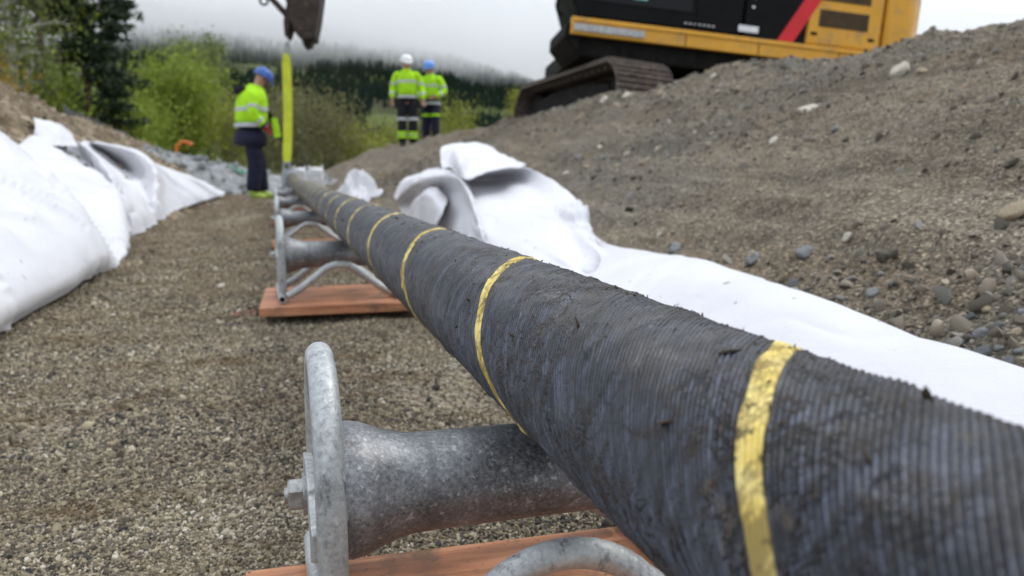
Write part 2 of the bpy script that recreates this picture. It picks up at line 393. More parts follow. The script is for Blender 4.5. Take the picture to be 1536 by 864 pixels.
def m_drum():
    N = NT('worn_drum_steel', .45, .6, .5); v = N.coord('Object')
    f = N.math('ADD', N.math('MULTIPLY', N.noise(v, 330, 5, .72), .5), N.math('MULTIPLY', N.noise(N.coord('Object', (.7, 1, 1)), 20, 5, .6), .5)); c = N.ramp(f, [(.34, (.03, .031, .034)), (.45, (.115, .12, .126)), (.54, (.225, .232, .24)), (.68, (.46, .47, .48))])
    ring = N.noise(N.coord('Object', (60, .5, .5)), 1.0, 3); c = N.mix(N.mrange(ring, .45, .65, 0, .5), c, (.13, .13, .135))
    sp = N.noise(v, 160, 3, .6); c = N.mix(N.mrange(sp, .6, .7, 0, .5), c, (.62, .63, .64))
    ru = N.noise(v, 7, 5, .6); c = N.mix(N.mrange(ru, .6, .72, 0, .4), c, (.20, .11, .055))
    return N.fin(c, N.mrange(f, .3, .7, .32, .62), N.bump(N.noise(v, 100, 5, .7), .25, .003), .55)
def m_wood():
    N = NT('red_brown_board', .6, 0, .35); v = N.coord('Object', (1.4, 16, 6))
    w = N.noise(v, 3.2, 5, .6, dist=.7); c = N.ramp(w, [(.3, (.25, .095, .045)), (.5, (.46, .20, .10)), (.7, (.60, .31, .17))])
    c = N.mix(N.mrange(N.noise(N.coord('Object'), 14, 5, .65), .52, .68, 0, .75), c, (.13, .085, .055))
    c = N.mix(N.mrange(N.noise(N.coord('Object'), 160, 3), .63, .72, 0, .8), c, (.06, .04, .028))
    return N.fin(c, N.mrange(w, .3, .7, .45, .75), N.bump(w, .25, .002))
def m_felt():
    N = NT('white_geotextile', .95, 0, .15); v = N.coord('Object')
    c = N.mix(N.mrange(N.noise(v, 3, 4), .35, .65), (.60, .60, .63), (.665, .665, .69))
    c = N.mix(N.mrange(N.noise(v, 6, 6, .65), .66, .78, 0, .35), c, (.50, .44, .36))
    c = N.mix(N.mrange(N.noise(v, 38, 2, .4), .73, .75, 0, .8), c, (.25, .2, .15))
    N.b.inputs['Sheen Weight'].default_value = .25; N.b.inputs['Sheen Roughness'].default_value = .5
    b = N.bump(N.noise(v, 220, 4, .7), .35, .003); b = N.bump(N.noise(v, 24, 4, .6), .25, .01, b)
    return N.fin(c, .95, b)
M['cable'] = m_cable(); M['band'] = m_band(); M['zinc'] = m_zinc(); M['drum'] = m_drum(); M['wood'] = m_wood(); M['felt'] = m_felt()
M['mud'] = plain('mud_crumb', (.06, .042, .028), .9, 0, .5, 40, .6, 200)
M['grey_tape'] = plain('grey_tape_wrap', (.28, .31, .34), .55, 0, .3, 20)
M['bolt'] = plain('bolt_steel', (.34, .35, .34), .38, .8, .45, 60, .3, 200, dirt=(.07, .06, .05), dirt_amt=.3)
M['tube_dark'] = plain('painted_tube_shade', (.02, .02, .02), .9)

# ---- machine
M['paint'] = plain('yellow_machine_paint', (.66, .33, .028), .40, 0, .12, 2.5, dirt=(.34, .21, .08), dirt_amt=.35)
M['black'] = plain('black_machine_paint', (.004, .004, .005), .5, 0, .3, 4, spec=.12)
M['under'] = plain('dark_greasy_steel', (.009, .008, .007), .75, .1, .5, 8, .4, 40, spec=.15, dirt=(.03, .024, .018), dirt_amt=.2)
M['red'] = plain('red_stripe', (.60, .012, .018), .4, 0, .1, 3)
M['louver'] = plain('brown_louver', (.085, .05, .022), .7, 0, .3, 10)
M['chrome'] = plain('grey_tread_plate', (.40, .40, .39), .45, .5, .3, 30, .5, 90)
M['decal_white'] = plain('white_decal', (.75, .76, .78), .5, 0, .08); M['decal_yellow'] = plain('yellow_decal', (.75, .62, .03), .5, 0, .08); M['decal_teal'] = plain('teal_decal', (.20, .47, .44), .5, 0, .08)
M['shoe'] = plain('muddy_track_shoe', (.10, .083, .073), .75, .25, .4, 9, .5, 50, dirt=(.26, .19, .13), dirt_amt=.5)
M['mudside'] = plain('dried_mud_on_track', (.25, .205, .15), .9, 0, .35, 9, .7, 40)
def m_glass():
    N = NT('cab_glass', .10, 0, .16); N.b.inputs['Alpha'].default_value = 1.0
    v = N.coord('Object'); c = N.mix(N.mrange(N.noise(v, 2.5, 4), .55, .72), (.006, .007, .009), (.014, .022, .014)); return N.fin(c)  # greenish blotches in the base colour imitate a reflection in the panes
M['glass'] = m_glass()
M['rust'] = plain('rusty_attachment_steel', (.035, .026, .021), .65, .35, .5, 7, .4, 50, dirt=(.11, .07, .045), dirt_amt=.4)
M['sling'] = plain('yellow_sling_webbing', (.60, .66, .045), .75, 0, .15, 9, .3, 300)

# ---- clothing
def m_cloth(name, col, rough=.8):
    N = NT(name, rough, 0, .25); v = N.coord('Object')
    c = N.mix(N.mrange(N.noise(v, 8, 4), .35, .7), tuple(k * .78 for k in col), col)
    return N.fin(c, rough, N.bump(N.noise(N.coord('Object', (1, 1, 1.7)), 11, 5, .65), .9, .05))
M['lime'] = m_cloth('high_visibility_lime', (.46, .86, .02)); M['navy'] = m_cloth('navy_workwear', (.016, .018, .042)); M['black_cloth'] = m_cloth('black_workwear', (.012, .013, .018))
M['reflective'] = plain('silver_reflective_tape', (.46, .48, .50), .45, .1, .15)
M['skin'] = plain('skin', (.46, .25, .18), .6, 0, .12, 20); M['helmet_blue'] = plain('blue_helmet', (.045, .12, .42), .3, 0, .08); M['helmet_sky'] = plain('light_blue_helmet', (.12, .30, .72), .3, 0, .08)
M['helmet_white'] = plain('white_helmet', (.82, .83, .84), .3, 0, .05); M['red_glove'] = m_cloth('red_glove', (.45, .03, .05)); M['boot_lime'] = m_cloth('lime_overboot', (.46, .62, .12)); M['boot_dark'] = m_cloth('dark_boot', (.02, .02, .022))
M['hair'] = plain('dark_hair', (.03, .022, .018), .7)

# ---- plants and hills
def m_leaf(name, cols, trans=.35):
    N = NT(name, .6, 0, .25); r = N.island(); k = len(cols) - 1
    c = N.ramp(r, [(i / k, cc) for i, cc in enumerate(cols)])
    c = N.mix(N.mrange(N.noise(N.coord('Object'), .9, 3), .4, .65, 0, .3), c, cols[0])
    N.fin(c, .6); tr = N.n('ShaderNodeBsdfTranslucent'); N.put(tr.inputs['Color'], c); mx = N.n('ShaderNodeMixShader'); mx.inputs[0].default_value = trans
    N.l(N.b.outputs[0], mx.inputs[1]); N.l(tr.outputs[0], mx.inputs[2]); N.l(mx.outputs[0], N.out.inputs['Surface']); return N.m
M['leaf_willow'] = m_leaf('willow_leaf', [(.17, .23, .03), (.27, .34, .045), (.37, .44, .08)]); M['leaf_birch'] = m_leaf('birch_leaf', [(.13, .16, .06), (.20, .235, .085), (.28, .32, .13)])
M['leaf_brush'] = m_leaf('brush_bud', [(.15, .135, .06), (.20, .185, .085), (.25, .255, .10)]); M['leaf_yellow'] = m_leaf('yellow_green_leaf', [(.19, .21, .03), (.28, .30, .045), (.36, .38, .07)])
M['leaf_rust'] = m_leaf('rusty_bud', [(.22, .15, .03), (.32, .23, .05), (.4, .32, .08)])
M['needle'] = m_leaf('pine_needle', [(.018, .034, .017), (.03, .052, .025), (.046, .072, .034)], .12)
M['bark'] = plain('grey_bark', (.17, .15, .12), .9, 0, .45, 8, .8, 40); M['bark_birch'] = plain('pale_birch_bark', (.46, .45, .40), .85, 0, .5, 9, .5, 40); M['bark_pine'] = plain('pine_bark', (.06, .04, .03), .9, 0, .4, 8, .8, 40)
def m_hill():
    N = NT('hill_meadow', .95, 0, .1); v = N.coord('World')
    c = N.mix(N.mrange(N.noise(v, .03, 6, .6), .42, .6), (.05, .052, .026), (.095, .125, .035)); c = N.mix(N.mrange(N.noise(v, .2, 5), .5, .65, 0, .6), c, (.045, .04, .025))
    return N.fin(c, .95)
M['hill'] = m_hill()
def m_forest():
    N = NT('far_forest', .9, 0, .1); t = N.attr('tone')
    c = N.ramp(t, [(0, (.010, .020, .013)), (.45, (.018, .031, .018)), (.62, (.04, .046, .020)), (.8, (.065, .06, .03)), (1, (.10, .125, .03))])
    return N.fin(c, .9)
M['forest'] = m_forest()
M['tarp'] = plain('black_plastic', (.010, .011, .016), .5, 0, .3, 5); M['orange'] = plain('orange_plastic', (.55, .14, .02), .5, 0, .15); M['white_bag'] = m_cloth('white_woven_bag', (.80, .81, .84)); M['green_net'] = plain('green_netting', (.06, .20, .13), .7)
M['stake'] = plain('grey_stake_wood', (.20, .17, .13), .85, 0, .4, 20)
# ------------------------------------------------------------------ scatter of uncountable pieces
def rock_mesh(name, seed, sub=2, rough=.28, flat=(1, .8, .62), mats=None):
    bm = bmesh.new(); bmesh.ops.create_icosphere(bm, subdivisions=sub, radius=1.0)
    co = np.array([v.co[:] for v in bm.verts])
    d = 1 + rough * fbm(co[:, 0] * 1.1 + seed * 7.3, co[:, 1] * 1.1 + seed * 3.1, co[:, 2] * 1.1, 3, seed)
    # a few flat breaks
    rs = np.random.RandomState(seed)
    for _ in range(4):
        n = rs.normal(size=3); n /= np.linalg.norm(n); h = rs.uniform(.62, .9); p = co @ n * d
        d = np.where(p > h, d * h / np.maximum(p, 1e-6), d)
    for v, k in zip(bm.verts, d): v.co = Vector((v.co.x * k * flat[0], v.co.y * k * flat[1], v.co.z * k * flat[2]))
    me = bpy.data.meshes.new(name); bm.to_mesh(me); bm.free()
    me.polygons.foreach_set('use_smooth', [True] * len(me.polygons)); me.set_sharp_from_angle(angle=radians(50))
    if mats: me.materials.append(mats)
    return me
def scatter(name, pts, scl, rot, tone, protos, label, cat):
    me = bpy.data.meshes.new(name); n = len(pts)
    me.vertices.add(n); me.vertices.foreach_set('co', np.ascontiguousarray(pts, dtype=np.float32).ravel())
    for an, dt, arr in (('scl', 'FLOAT_VECTOR', scl), ('rot', 'FLOAT_VECTOR', rot)):
        a = me.attributes.new(an, dt, 'POINT'); a.data.foreach_set('vector', np.ascontiguousarray(arr, dtype=np.float32).ravel())
    a = me.attributes.new('tone', 'FLOAT', 'POINT'); a.data.foreach_set('value', np.ascontiguousarray(tone, dtype=np.float32))
    a = me.attributes.new('pick', 'INT', 'POINT'); a.data.foreach_set('value', np.random.RandomState(n).randint(0, len(protos), n).astype(np.int32))
    o = link_mesh(name, me); tag(o, label, cat, kind='stuff')
    ng = bpy.data.node_groups.new(name + '_nodes', 'GeometryNodeTree')
    ng.interface.new_socket('Geometry', in_out='INPUT', socket_type='NodeSocketGeometry'); ng.interface.new_socket('Geometry', in_out='OUTPUT', socket_type='NodeSocketGeometry')
    gi, go = ng.nodes.new('NodeGroupInput'), ng.nodes.new('NodeGroupOutput'); ip = ng.nodes.new('GeometryNodeInstanceOnPoints'); jn = ng.nodes.new('GeometryNodeJoinGeometry')
    for pm in protos:
        po = bpy.data.objects.new(pm.name, pm); oi = ng.nodes.new('GeometryNodeObjectInfo'); oi.inputs['Object'].default_value = po; oi.inputs['As Instance'].default_value = True
        ng.links.new(oi.outputs['Geometry'], jn.inputs[0])
    def at(nm, dt):
        nd = ng.nodes.new('GeometryNodeInputNamedAttribute'); nd.data_type = dt; nd.inputs['Name'].default_value = nm; return nd.outputs['Attribute']
    e2r = ng.nodes.new('FunctionNodeEulerToRotation'); ng.links.new(at('rot', 'FLOAT_VECTOR'), e2r.inputs[0])
    ng.links.new(gi.outputs[0], ip.inputs['Points']); ng.links.new(jn.outputs[0], ip.inputs['Instance']); ip.inputs['Pick Instance'].default_value = True
    ng.links.new(at('pick', 'INT'), ip.inputs['Instance Index']); ng.links.new(e2r.outputs[0], ip.inputs['Rotation']); ng.links.new(at('scl', 'FLOAT_VECTOR'), ip.inputs['Scale'])
    ng.links.new(ip.outputs[0], go.inputs[0])
    md = o.modifiers.new('scatter', 'NODES'); md.node_group = ng
    return o

# ------------------------------------------------------------------ terrain
def g_floor(x, y):
    x = np.asarray(x, float); y = np.asarray(y, float)
    near = 1 - sstep(14, 24, y)
    return near * (.014 * fbm(x * 2.1, y * 2.1, 0, 3, 5) + .004 * fbm(x * 9, y * 9, 0, 2, 9)) - .004 - .012 * near
def g_right(x, y):
    x = np.asarray(x, float); y = np.asarray(y, float)
    cw = .12 * fbm(y * .35, 3.1, 0, 3, 21)                                    # the crest line wanders a little
    xx = x - cw * sstep(1.6, 2.8, x)
    up = np.interp(xx, [.50, .62, .9, 1.6, 2.3, 2.66, 2.86, 3.05, 3.3, 12, 16], [-.06, .0, .128, .445, .77, .935, .985, .93, .74, .74 - .096 * 8.7, -.3])
    end = 1 - sstep(22.5, 25.5, y + .6 * (x - 2.8)); up = up * end - .12 * (1 - end)
    on = sstep(.55, .9, x) * end
    rough = .030 * fbm(x * 1.7, y * .55, 0, 4, 31) + .026 * fbm(x * 5.5, y * 1.4, 0, 4, 41) + .012 * fbm(x * 17, y * 8, 0, 4, 51, .6)
    crest = np.exp(-((xx - 2.8) / .35) ** 2) * (.030 * fbm(x * 4, y * 2.4, 0, 4, 61) + .02 * np.maximum(0, fbm(x * 9, y * 6, 0, 2, 66)))
    return up + on * (rough + crest)
def g_left(x, y):
    x = np.asarray(x, float); y = np.asarray(y, float)
    d = -x + .10 * fbm(y * .4, 7.7, 0, 3, 71)
    ch = np.interp(y, [-4, 6, 9, 11.6, 13.7, 18, 22, 25], [1.24, 1.24, 1.22, 1.10, 1.05, .92, .45, -.1])
    prof = np.interp(d, [.66, .95, 2.25, 2.5, 2.8, 5.5, 8], [-.07, .02, .84, .98, 1.0, .7, -.2]) * ch
    on = sstep(.7, 1.1, d)
    return prof + on * (.05 * fbm(x * 2, y * 1.2, 0, 4, 81) + .025 * fbm(x * 7, y * 6, 0, 4, 91, .6))
def hill_z(x, y):
    x = np.asarray(x, float); y = np.asarray(y, float)
    H = 41 + 40 * (1 - sstep(-40, 260, x)); r = np.clip((y - 75) / 380, 0, 1)
    return H * r ** 1.5 * (1 + .10 * fbm(x * .012, y * .012, 0, 4, 101)) - .5 + 1.5 * fbm(x * .04, y * .04, 0, 3, 111) * sstep(75, 110, y)

xs = np.concatenate([-graded(1.6, 900, .2, 1.22, 160)[::-1], np.arange(-1.4, 1.3, .028), graded(1.3, 900, .1, 1.25, 160)])
ys = np.concatenate([-graded(.6, 300, .2, 1.3, 80)[::-1], np.arange(-.4, 2.2, .03), graded(2.2, 1500, .04, 1.06, 160)])
tag(heightfield('ground', xs, ys, g_floor, M['ground']), kind='structure')
xs = np.concatenate([np.arange(.5, 3.4, .016), graded(3.4, 16, .06, 1.2, .6)])
ys = np.concatenate([-graded(.0, 3.5, .06, 1.1, .4)[:0:-1], np.arange(0, 5, .022), graded(5, 26.5, .025, 1.02, .16)])
tag(heightfield('right_embankment', xs, ys, g_right, M['bank']), kind='structure')
xs = -np.concatenate([np.arange(.66, 2.9, .035), graded(2.9, 8, .08, 1.2, .5)])[::-1]
ys = np.concatenate([np.arange(-3.5, 2, .2), np.arange(2, 12, .05), graded(12, 25, .06, 1.03, .3)])
tag(heightfield('left_embankment', xs, ys, g_left, M['lbank']), kind='structure')
xs = np.linspace(-520, 620, 100); ys = np.linspace(75, 470, 60)
tag(heightfield('hill', xs, ys, hill_z, M['hill']), kind='structure')

# ------------------------------------------------------------------ loose gravel and pebbles
rs = np.random.RandomState(4)
peb = [rock_mesh('grain', s, 1, .25, (1, .82, .62), M['grain']) for s in (1, 2, 3, 4)]
P = []
for y0, y1, xa, xb, dens, sz in ((.30, 1.25, -.62, .95, 105000, .0022), (1.25, 2.3, -.9, .55, 62000, .0029), (2.3, 3.6, -.95, .45, 30000, .0039), (3.6, 5.6, -.95, .4, 18000, .0046), (5.6, 9.0, -1.0, .35, 9000, .0058), (9.0, 13.8, -1.1, .6, 4500, .0085)):
    n = int(dens * (y1 - y0) * (xb - xa)); q = rs.rand(n, 2) * (xb - xa, y1 - y0) + (xa, y0)
    P.append(np.column_stack([q, np.full(n, sz)]))
P = np.concatenate(P); ang = P[:, 0] / P[:, 1]
fine = fbm(P[:, 0] * 2.6, P[:, 1] * 2.0, 0, 4, 17)               # patches where trodden fines cover the stones
P = P[(rs.rand(len(P)) < .92 - .75 * sstep(.15, .75, fine)) & (ang > -.34) & (P[:, 0] < .35 + .45 * P[:, 1])]
n = len(P); sz = P[:, 2] * np.exp(rs.normal(0, .38, n)); sz = np.clip(sz, .0011, .022)
z = g_floor(P[:, 0], P[:, 1]) + sz * rs.uniform(-.15, .55, n)
tone = np.clip(rs.beta(1.05, 1.35, n) + .12 * fbm(P[:, 0] * 3, P[:, 1] * 3, 0, 3, 7), 0, 1)
scatter('gravel', np.column_stack([P[:, :2], z]), sz[:, None] * rs.uniform(.75, 1.25, (n, 3)), rs.uniform(0, 2 * pi, (n, 3)), tone, peb, 'loose grey and tan gravel covering the trench floor', 'gravel')
# pebbles lying on the right bank
peb2 = [rock_mesh('pebble', s, 1, .3, (1, .8, .6), M['pebble']) for s in (11, 12, 13, 14)]
peb3 = [rock_mesh('clod', s, 1, .3, (1, .8, .6), M['clod']) for s in (15, 16)]
n = 80000; X = .62 + 2.5 * rs.rand(n); Y = .25 + 9.5 * rs.rand(n) ** 1.6
dens = .30 + .5 * fbm(X * 1.6, Y * .6, 0, 3, 33) + 1.3 * np.exp(-((X - 1.02) / .2) ** 2 - ((Y - .85) / .45) ** 2) + .35 * sstep(2.2, 2.8, X) + .35 * np.exp(-((Y - .7) / .8) ** 2)
dens = np.where((Y < 4.2) & (X < np.interp(Y, [0, .76, 1.5, 2.0, 2.4, 2.7, 3.3, 3.9, 4.2], [.90, .92, .96, 1.02, 1.08, 1.17, 1.34, 1.48, 1.5])), 0, dens)      # none under the white strip
k = rs.rand(n) < dens; X, Y = X[k], Y[k]; n = len(X)
sz = np.clip(.0028 * np.exp(rs.exponential(.50, n)), .0022, .017) * (1 + .08 * Y) * (1 + .35 * np.exp(-((X - 1.02) / .2) ** 2 - ((Y - .85) / .4) ** 2))
tone = np.clip(rs.beta(1.4, 1.9, n), 0, 1)
scatter('bank_pebbles', np.column_stack([X, Y, g_right(X, Y) + sz * .12]), sz[:, None] * rs.uniform(.7, 1.3, (n, 3)) * (1, 1, .8), rs.uniform(0, 2 * pi, (n, 3)), tone, peb2, 'small loose pebbles strewn over the right earth bank', 'pebbles')
n = 6000; X = -.9 - 2.2 * rs.rand(n); Y = 4 + 15 * rs.rand(n); sz = np.clip(.010 * np.exp(rs.exponential(.42, n)), .008, .05)
scatter('left_bank_pebbles', np.column_stack([X, Y, g_left(X, Y) + sz * .2]), sz[:, None] * rs.uniform(.7, 1.3, (n, 3)), rs.uniform(0, 2 * pi, (n, 3)), np.clip(rs.beta(2.2, 1.5, n), 0, 1), peb3, 'tan pebbles and clods strewn over the left earth bank', 'pebbles')

# ------------------------------------------------------------------ single stones
SRC = [rock_mesh('stone_shape', s, 3, .26, (1, .78, .6)) for s in (21, 22, 23, 24, 25)]
def stone(px, py, wpx, flat, mat, label, fn=g_right, group=None, i=[0], sink=.25, rz=None, name='stone', stretch=1.0):
    p = on_surface(px, py, fn); dist = np.dot(p - CAM, AX_F); r = wpx / FPX * dist / 2
    me = SRC[i[0] % 5].copy(); i[0] += 1; me.materials.clear(); me.materials.append(mat)
    o = link_mesh(name, me); o.location = (p[0], p[1], p[2] + r * flat * (1 - 2 * sink) * .5)
    e = .02; gx = (fn(p[0] + e, p[1]) - fn(p[0] - e, p[1])) / (2 * e); gy = (fn(p[0], p[1] + e) - fn(p[0], p[1] - e)) / (2 * e)
    nrm = Vector((-float(gx), -float(gy), 1)).normalized(); q = Vector((0, 0, 1)).rotation_difference(nrm) @ Quaternion((0, 0, 1), rz if rz is not None else rs.uniform(0, 6.28))
    o.rotation_mode = 'QUATERNION'; o.rotation_quaternion = q; o.scale = (r * stretch, r, r * flat / .6)
    return tag(o, label, 'stone', group)
stone(1350, 112, 31, .75, M['pale_stone'], 'pale oval stone lying high on the right bank below the excavator tail', rz=-.6, sink=.1)
stone(1384, 108, 20, .6, M['tan_stone'], 'small tan stone right beside the pale oval stone on the bank', rz=.5)
stone(1212, 165, 36, .32, M['pale_stone'], 'pale flat sliver of stone half way up the right bank', rz=-.7)
stone(1160, 213, 18, .5, M['pale_stone'], 'little cream stone on the bank below the flat sliver', rz=-.5)
stone(1252, 194, 16, .5, M['grey_stone'], 'small light grey stone right of the flat sliver on the bank')
stone(1520, 322, 48, .38, M['tan_stone'], 'flat brown stone jutting from the bank at the right picture edge', rz=-.9, sink=0)
stone(1130, 391, 26, .6, M['grey_stone'], 'pale grey angular stone just above the white sheet on the bank', rz=.3, sink=.05)
stone(1206, 380, 32, .4, M['grey_stone'], 'long pale grey stone on the bank, right of the angular one', rz=-.6, sink=.1)
stone(1270, 357, 19, .4, M['pale_stone'], 'small whitish stone alone on the smooth part of the bank', sink=.15)
stone(1190, 430, 22, .6, M['blue_stone'], 'blue grey stone on the bank a little above the white sheet', sink=.1)
stone(1308, 442, 22, .55, M['grey_stone'], 'rounded grey stone between white sheet and pebble patch on bank', sink=.15)
stone(1010, 375, 26, .5, M['grey_stone'], 'grey stone touching the upper rim of the long white sheet', sink=.2)
ORD = 'first second third fourth fifth sixth seventh eighth ninth tenth eleventh twelfth thirteenth fourteenth fifteenth sixteenth seventeenth eighteenth'.split()
def stones(lst, mats, what, group, sink):
    for i, (px, py, w) in enumerate(sorted(lst)):
        m = mats[i % len(mats)]; stone(px, py, w, .62, M[m], '%s stone %s, %s from left' % (m.replace('_stone', '').replace('blue', 'blue grey'), what, ORD[i]), group=group, sink=sink)
stones([(1472, 535, 33), (1430, 520, 31), (1495, 492, 21), (1512, 548, 26), (1470, 505, 26), (1525, 500, 19), (1440, 548, 21), (1490, 560, 21), (1405, 525, 19), (1378, 517, 21), (1455, 478, 19), (1500, 525, 17), (1530, 575, 21), (1415, 500, 15), (1480, 465, 17), (1528, 530, 19), (1450, 530, 15), (1535, 470, 17)],
       ('grey_stone', 'blue_stone', 'grey_stone', 'blue_stone', 'tan_stone'), 'in the pebble patch by the white strip', 'stones of the pebble patch at the right edge', .1)
stones([(868, 236, 11), (905, 238, 10), (940, 232, 12), (925, 250, 10), (962, 246, 11), (880, 252, 12), (848, 262, 12), (950, 222, 9), (985, 226, 10), (900, 222, 10)], ('pale_stone', 'grey_stone', 'tan_stone'), 'clustered above the crumpled white sheet', 'stones clustered above the crumpled sheet', .15)
stones([(940, 146, 15), (905, 152, 14), (925, 160, 13), (870, 178, 12), (990, 142, 13), (1125, 108, 13), (1070, 116, 11)], ('tan_stone', 'pale_stone'), 'on the bank crest by the track', 'stones on the bank crest by the track', .1)
stone(332, 433, 15, .7, M['pale_stone'], 'single yellowish pebble alone on the open gravel floor', fn=g_floor, sink=.05)

# ------------------------------------------------------------------ cable
CX, CZ, CR = .2155, .2546, .0638
def cable_axis(y):
    y = np.asarray(y, float)
    rise = .055 * sstep(7.6, 10.2, y); return CX - .012 * sstep(6, 10, y), CZ + rise
LAY, RIB = .395, .395 / 99                                   # lay length of the serving, width of one yarn
def cable_r(y, a):
    ca, sa = np.cos(a), np.sin(a); rib = 1 - sstep(.62, .85, y); rib = rib * (np.asarray(y) > .0)
    ph = (y + LAY * a / (2 * pi)) / RIB
    r = CR + rib * .00028 * _hash(np.floor(ph), 0 * ph, 0 * ph, 7) + rib * .00062 * (np.abs(np.sin(pi * ph)) * 2 - 1.1) + .0007 * fbm(y * 14, ca * 2.2 + 5, sa * 2.2, 4, 13, .55)
    clod = np.maximum(0, fbm(y * 55, ca * 4.2, sa * 4.2 + 3, 3, 23) - .66); return r + np.minimum(clod * .004, .0014) * (y < 3.5)
ys = np.concatenate([np.linspace(-2.5, .02, 60)[:-1], np.arange(.02, .92, .00078), graded(.92, 3.0, .003, 1.004, .02), graded(3.05, 10.1, .03, 1.01, .08)])
seg = 121; A = np.linspace(radians(-60), radians(300), seg); YY, AA = np.meshgrid(ys, A, indexing='ij')
YY = np.minimum(YY - LAY * (AA - radians(125)) / (2 * pi), 9.76)          # rows follow the lay of the yarns
px_, pz_ = cable_axis(YY); rr = cable_r(YY, AA)
V = np.stack([px_ + np.cos(AA) * rr, YY, pz_ + np.sin(AA) * rr], -1).reshape(-1, 3)
cable = empty('power_cable', (CX, 0, .19)); tag(cable, 'thick dark grey power cable with spiral yellow stripe resting on the rollers', 'cable')
def under(o, root):
    o.parent = root; o.matrix_parent_inverse = root.matrix_basis.inverted(); return o
under(np_mesh('sheath', V, grid_quads(len(ys), seg)[:, ::-1], M['cable']), cable)
# the yellow marker yarns wind round the cable once per lay length
yc = np.concatenate([np.arange(-1.6, .0, .012), np.arange(0, 1.3, .0030), np.arange(1.3, 9.45, .010)]); th = radians(90) - (yc - .305) / LAY * 2 * pi
off = np.linspace(-1, 1, 17) * .0092; TT, OO = np.meshgrid(th, off, indexing='ij'); yy = yc[:, None] + OO + .0012 * fbm(yc[:, None] * 40, OO * 0, 0, 2, 9)
ax, az = cable_axis(yy); r = cable_r(yy, TT) + .0008 - np.where(np.abs(OO) > .0091, .0016, 0)
under(np_mesh('yellow_stripe', np.stack([ax + np.cos(TT) * r, yy, az + np.sin(TT) * r], -1).reshape(-1, 3), grid_quads(len(yc), 17), M['band']), cable)
mb = MB(); e = cable_axis(9.72); mb.lathe([(0, .0655), (.12, .066), (.3, .056), (.42, .04), (.46, .02)], (float(e[0]), 9.60, float(e[1])), (0, 1, .10), 24)
under(mb.build('pulling_head', M['grey_tape']), cable)
mb = MB(); mb.tube([(float(e[0]) + .045 * cos(a), 10.08 + .01, float(e[1]) + .05 + .055 * sin(a)) for a in np.linspace(0, 2 * pi, 16, endpoint=False)], .011, 8, closed=True)
under(mb.build('pulling_eye', M['zinc']), cable)
# crumbs of mud stuck on the upper half of the cable
bmv, bmf, base = [], [], 0
cr = rock_mesh('crumb_shape', 77, 1, .5, (1, .7, .55)); cv = np.array([v.co[:] for v in cr.vertices]); cf = np.array([p.vertices[:] for p in cr.polygons])
for i in range(520):
    y = .06 + 2.4 * rs.rand() ** 1.5; a = rs.normal(pi * .58, .62); ax, az = cable_axis(y)
    if fbm(y * 16, cos(a) * 3, sin(a) * 3, 3, 5) < .05: continue
    s = .0007 * math.exp(rs.exponential(.40)) ; s = min(s, .0030) * (1 + .15 * y)
    R = np.array(Quaternion(rs.normal(size=4)).normalized().to_matrix()); q = (cv * (s * rs.uniform(1, 3.2), s, s * .6)) @ R.T
    r = CR + .0010; bmv.append(q + (float(ax) + cos(a) * r, y, float(az) + sin(a) * r)); bmf.append(cf + base); base += len(cv)
o = under(np_mesh('mud_crumbs', np.concatenate(bmv), np.concatenate(bmf), M['mud']), cable); o['kind'] = 'stuff'
bpy.data.meshes.remove(cr)

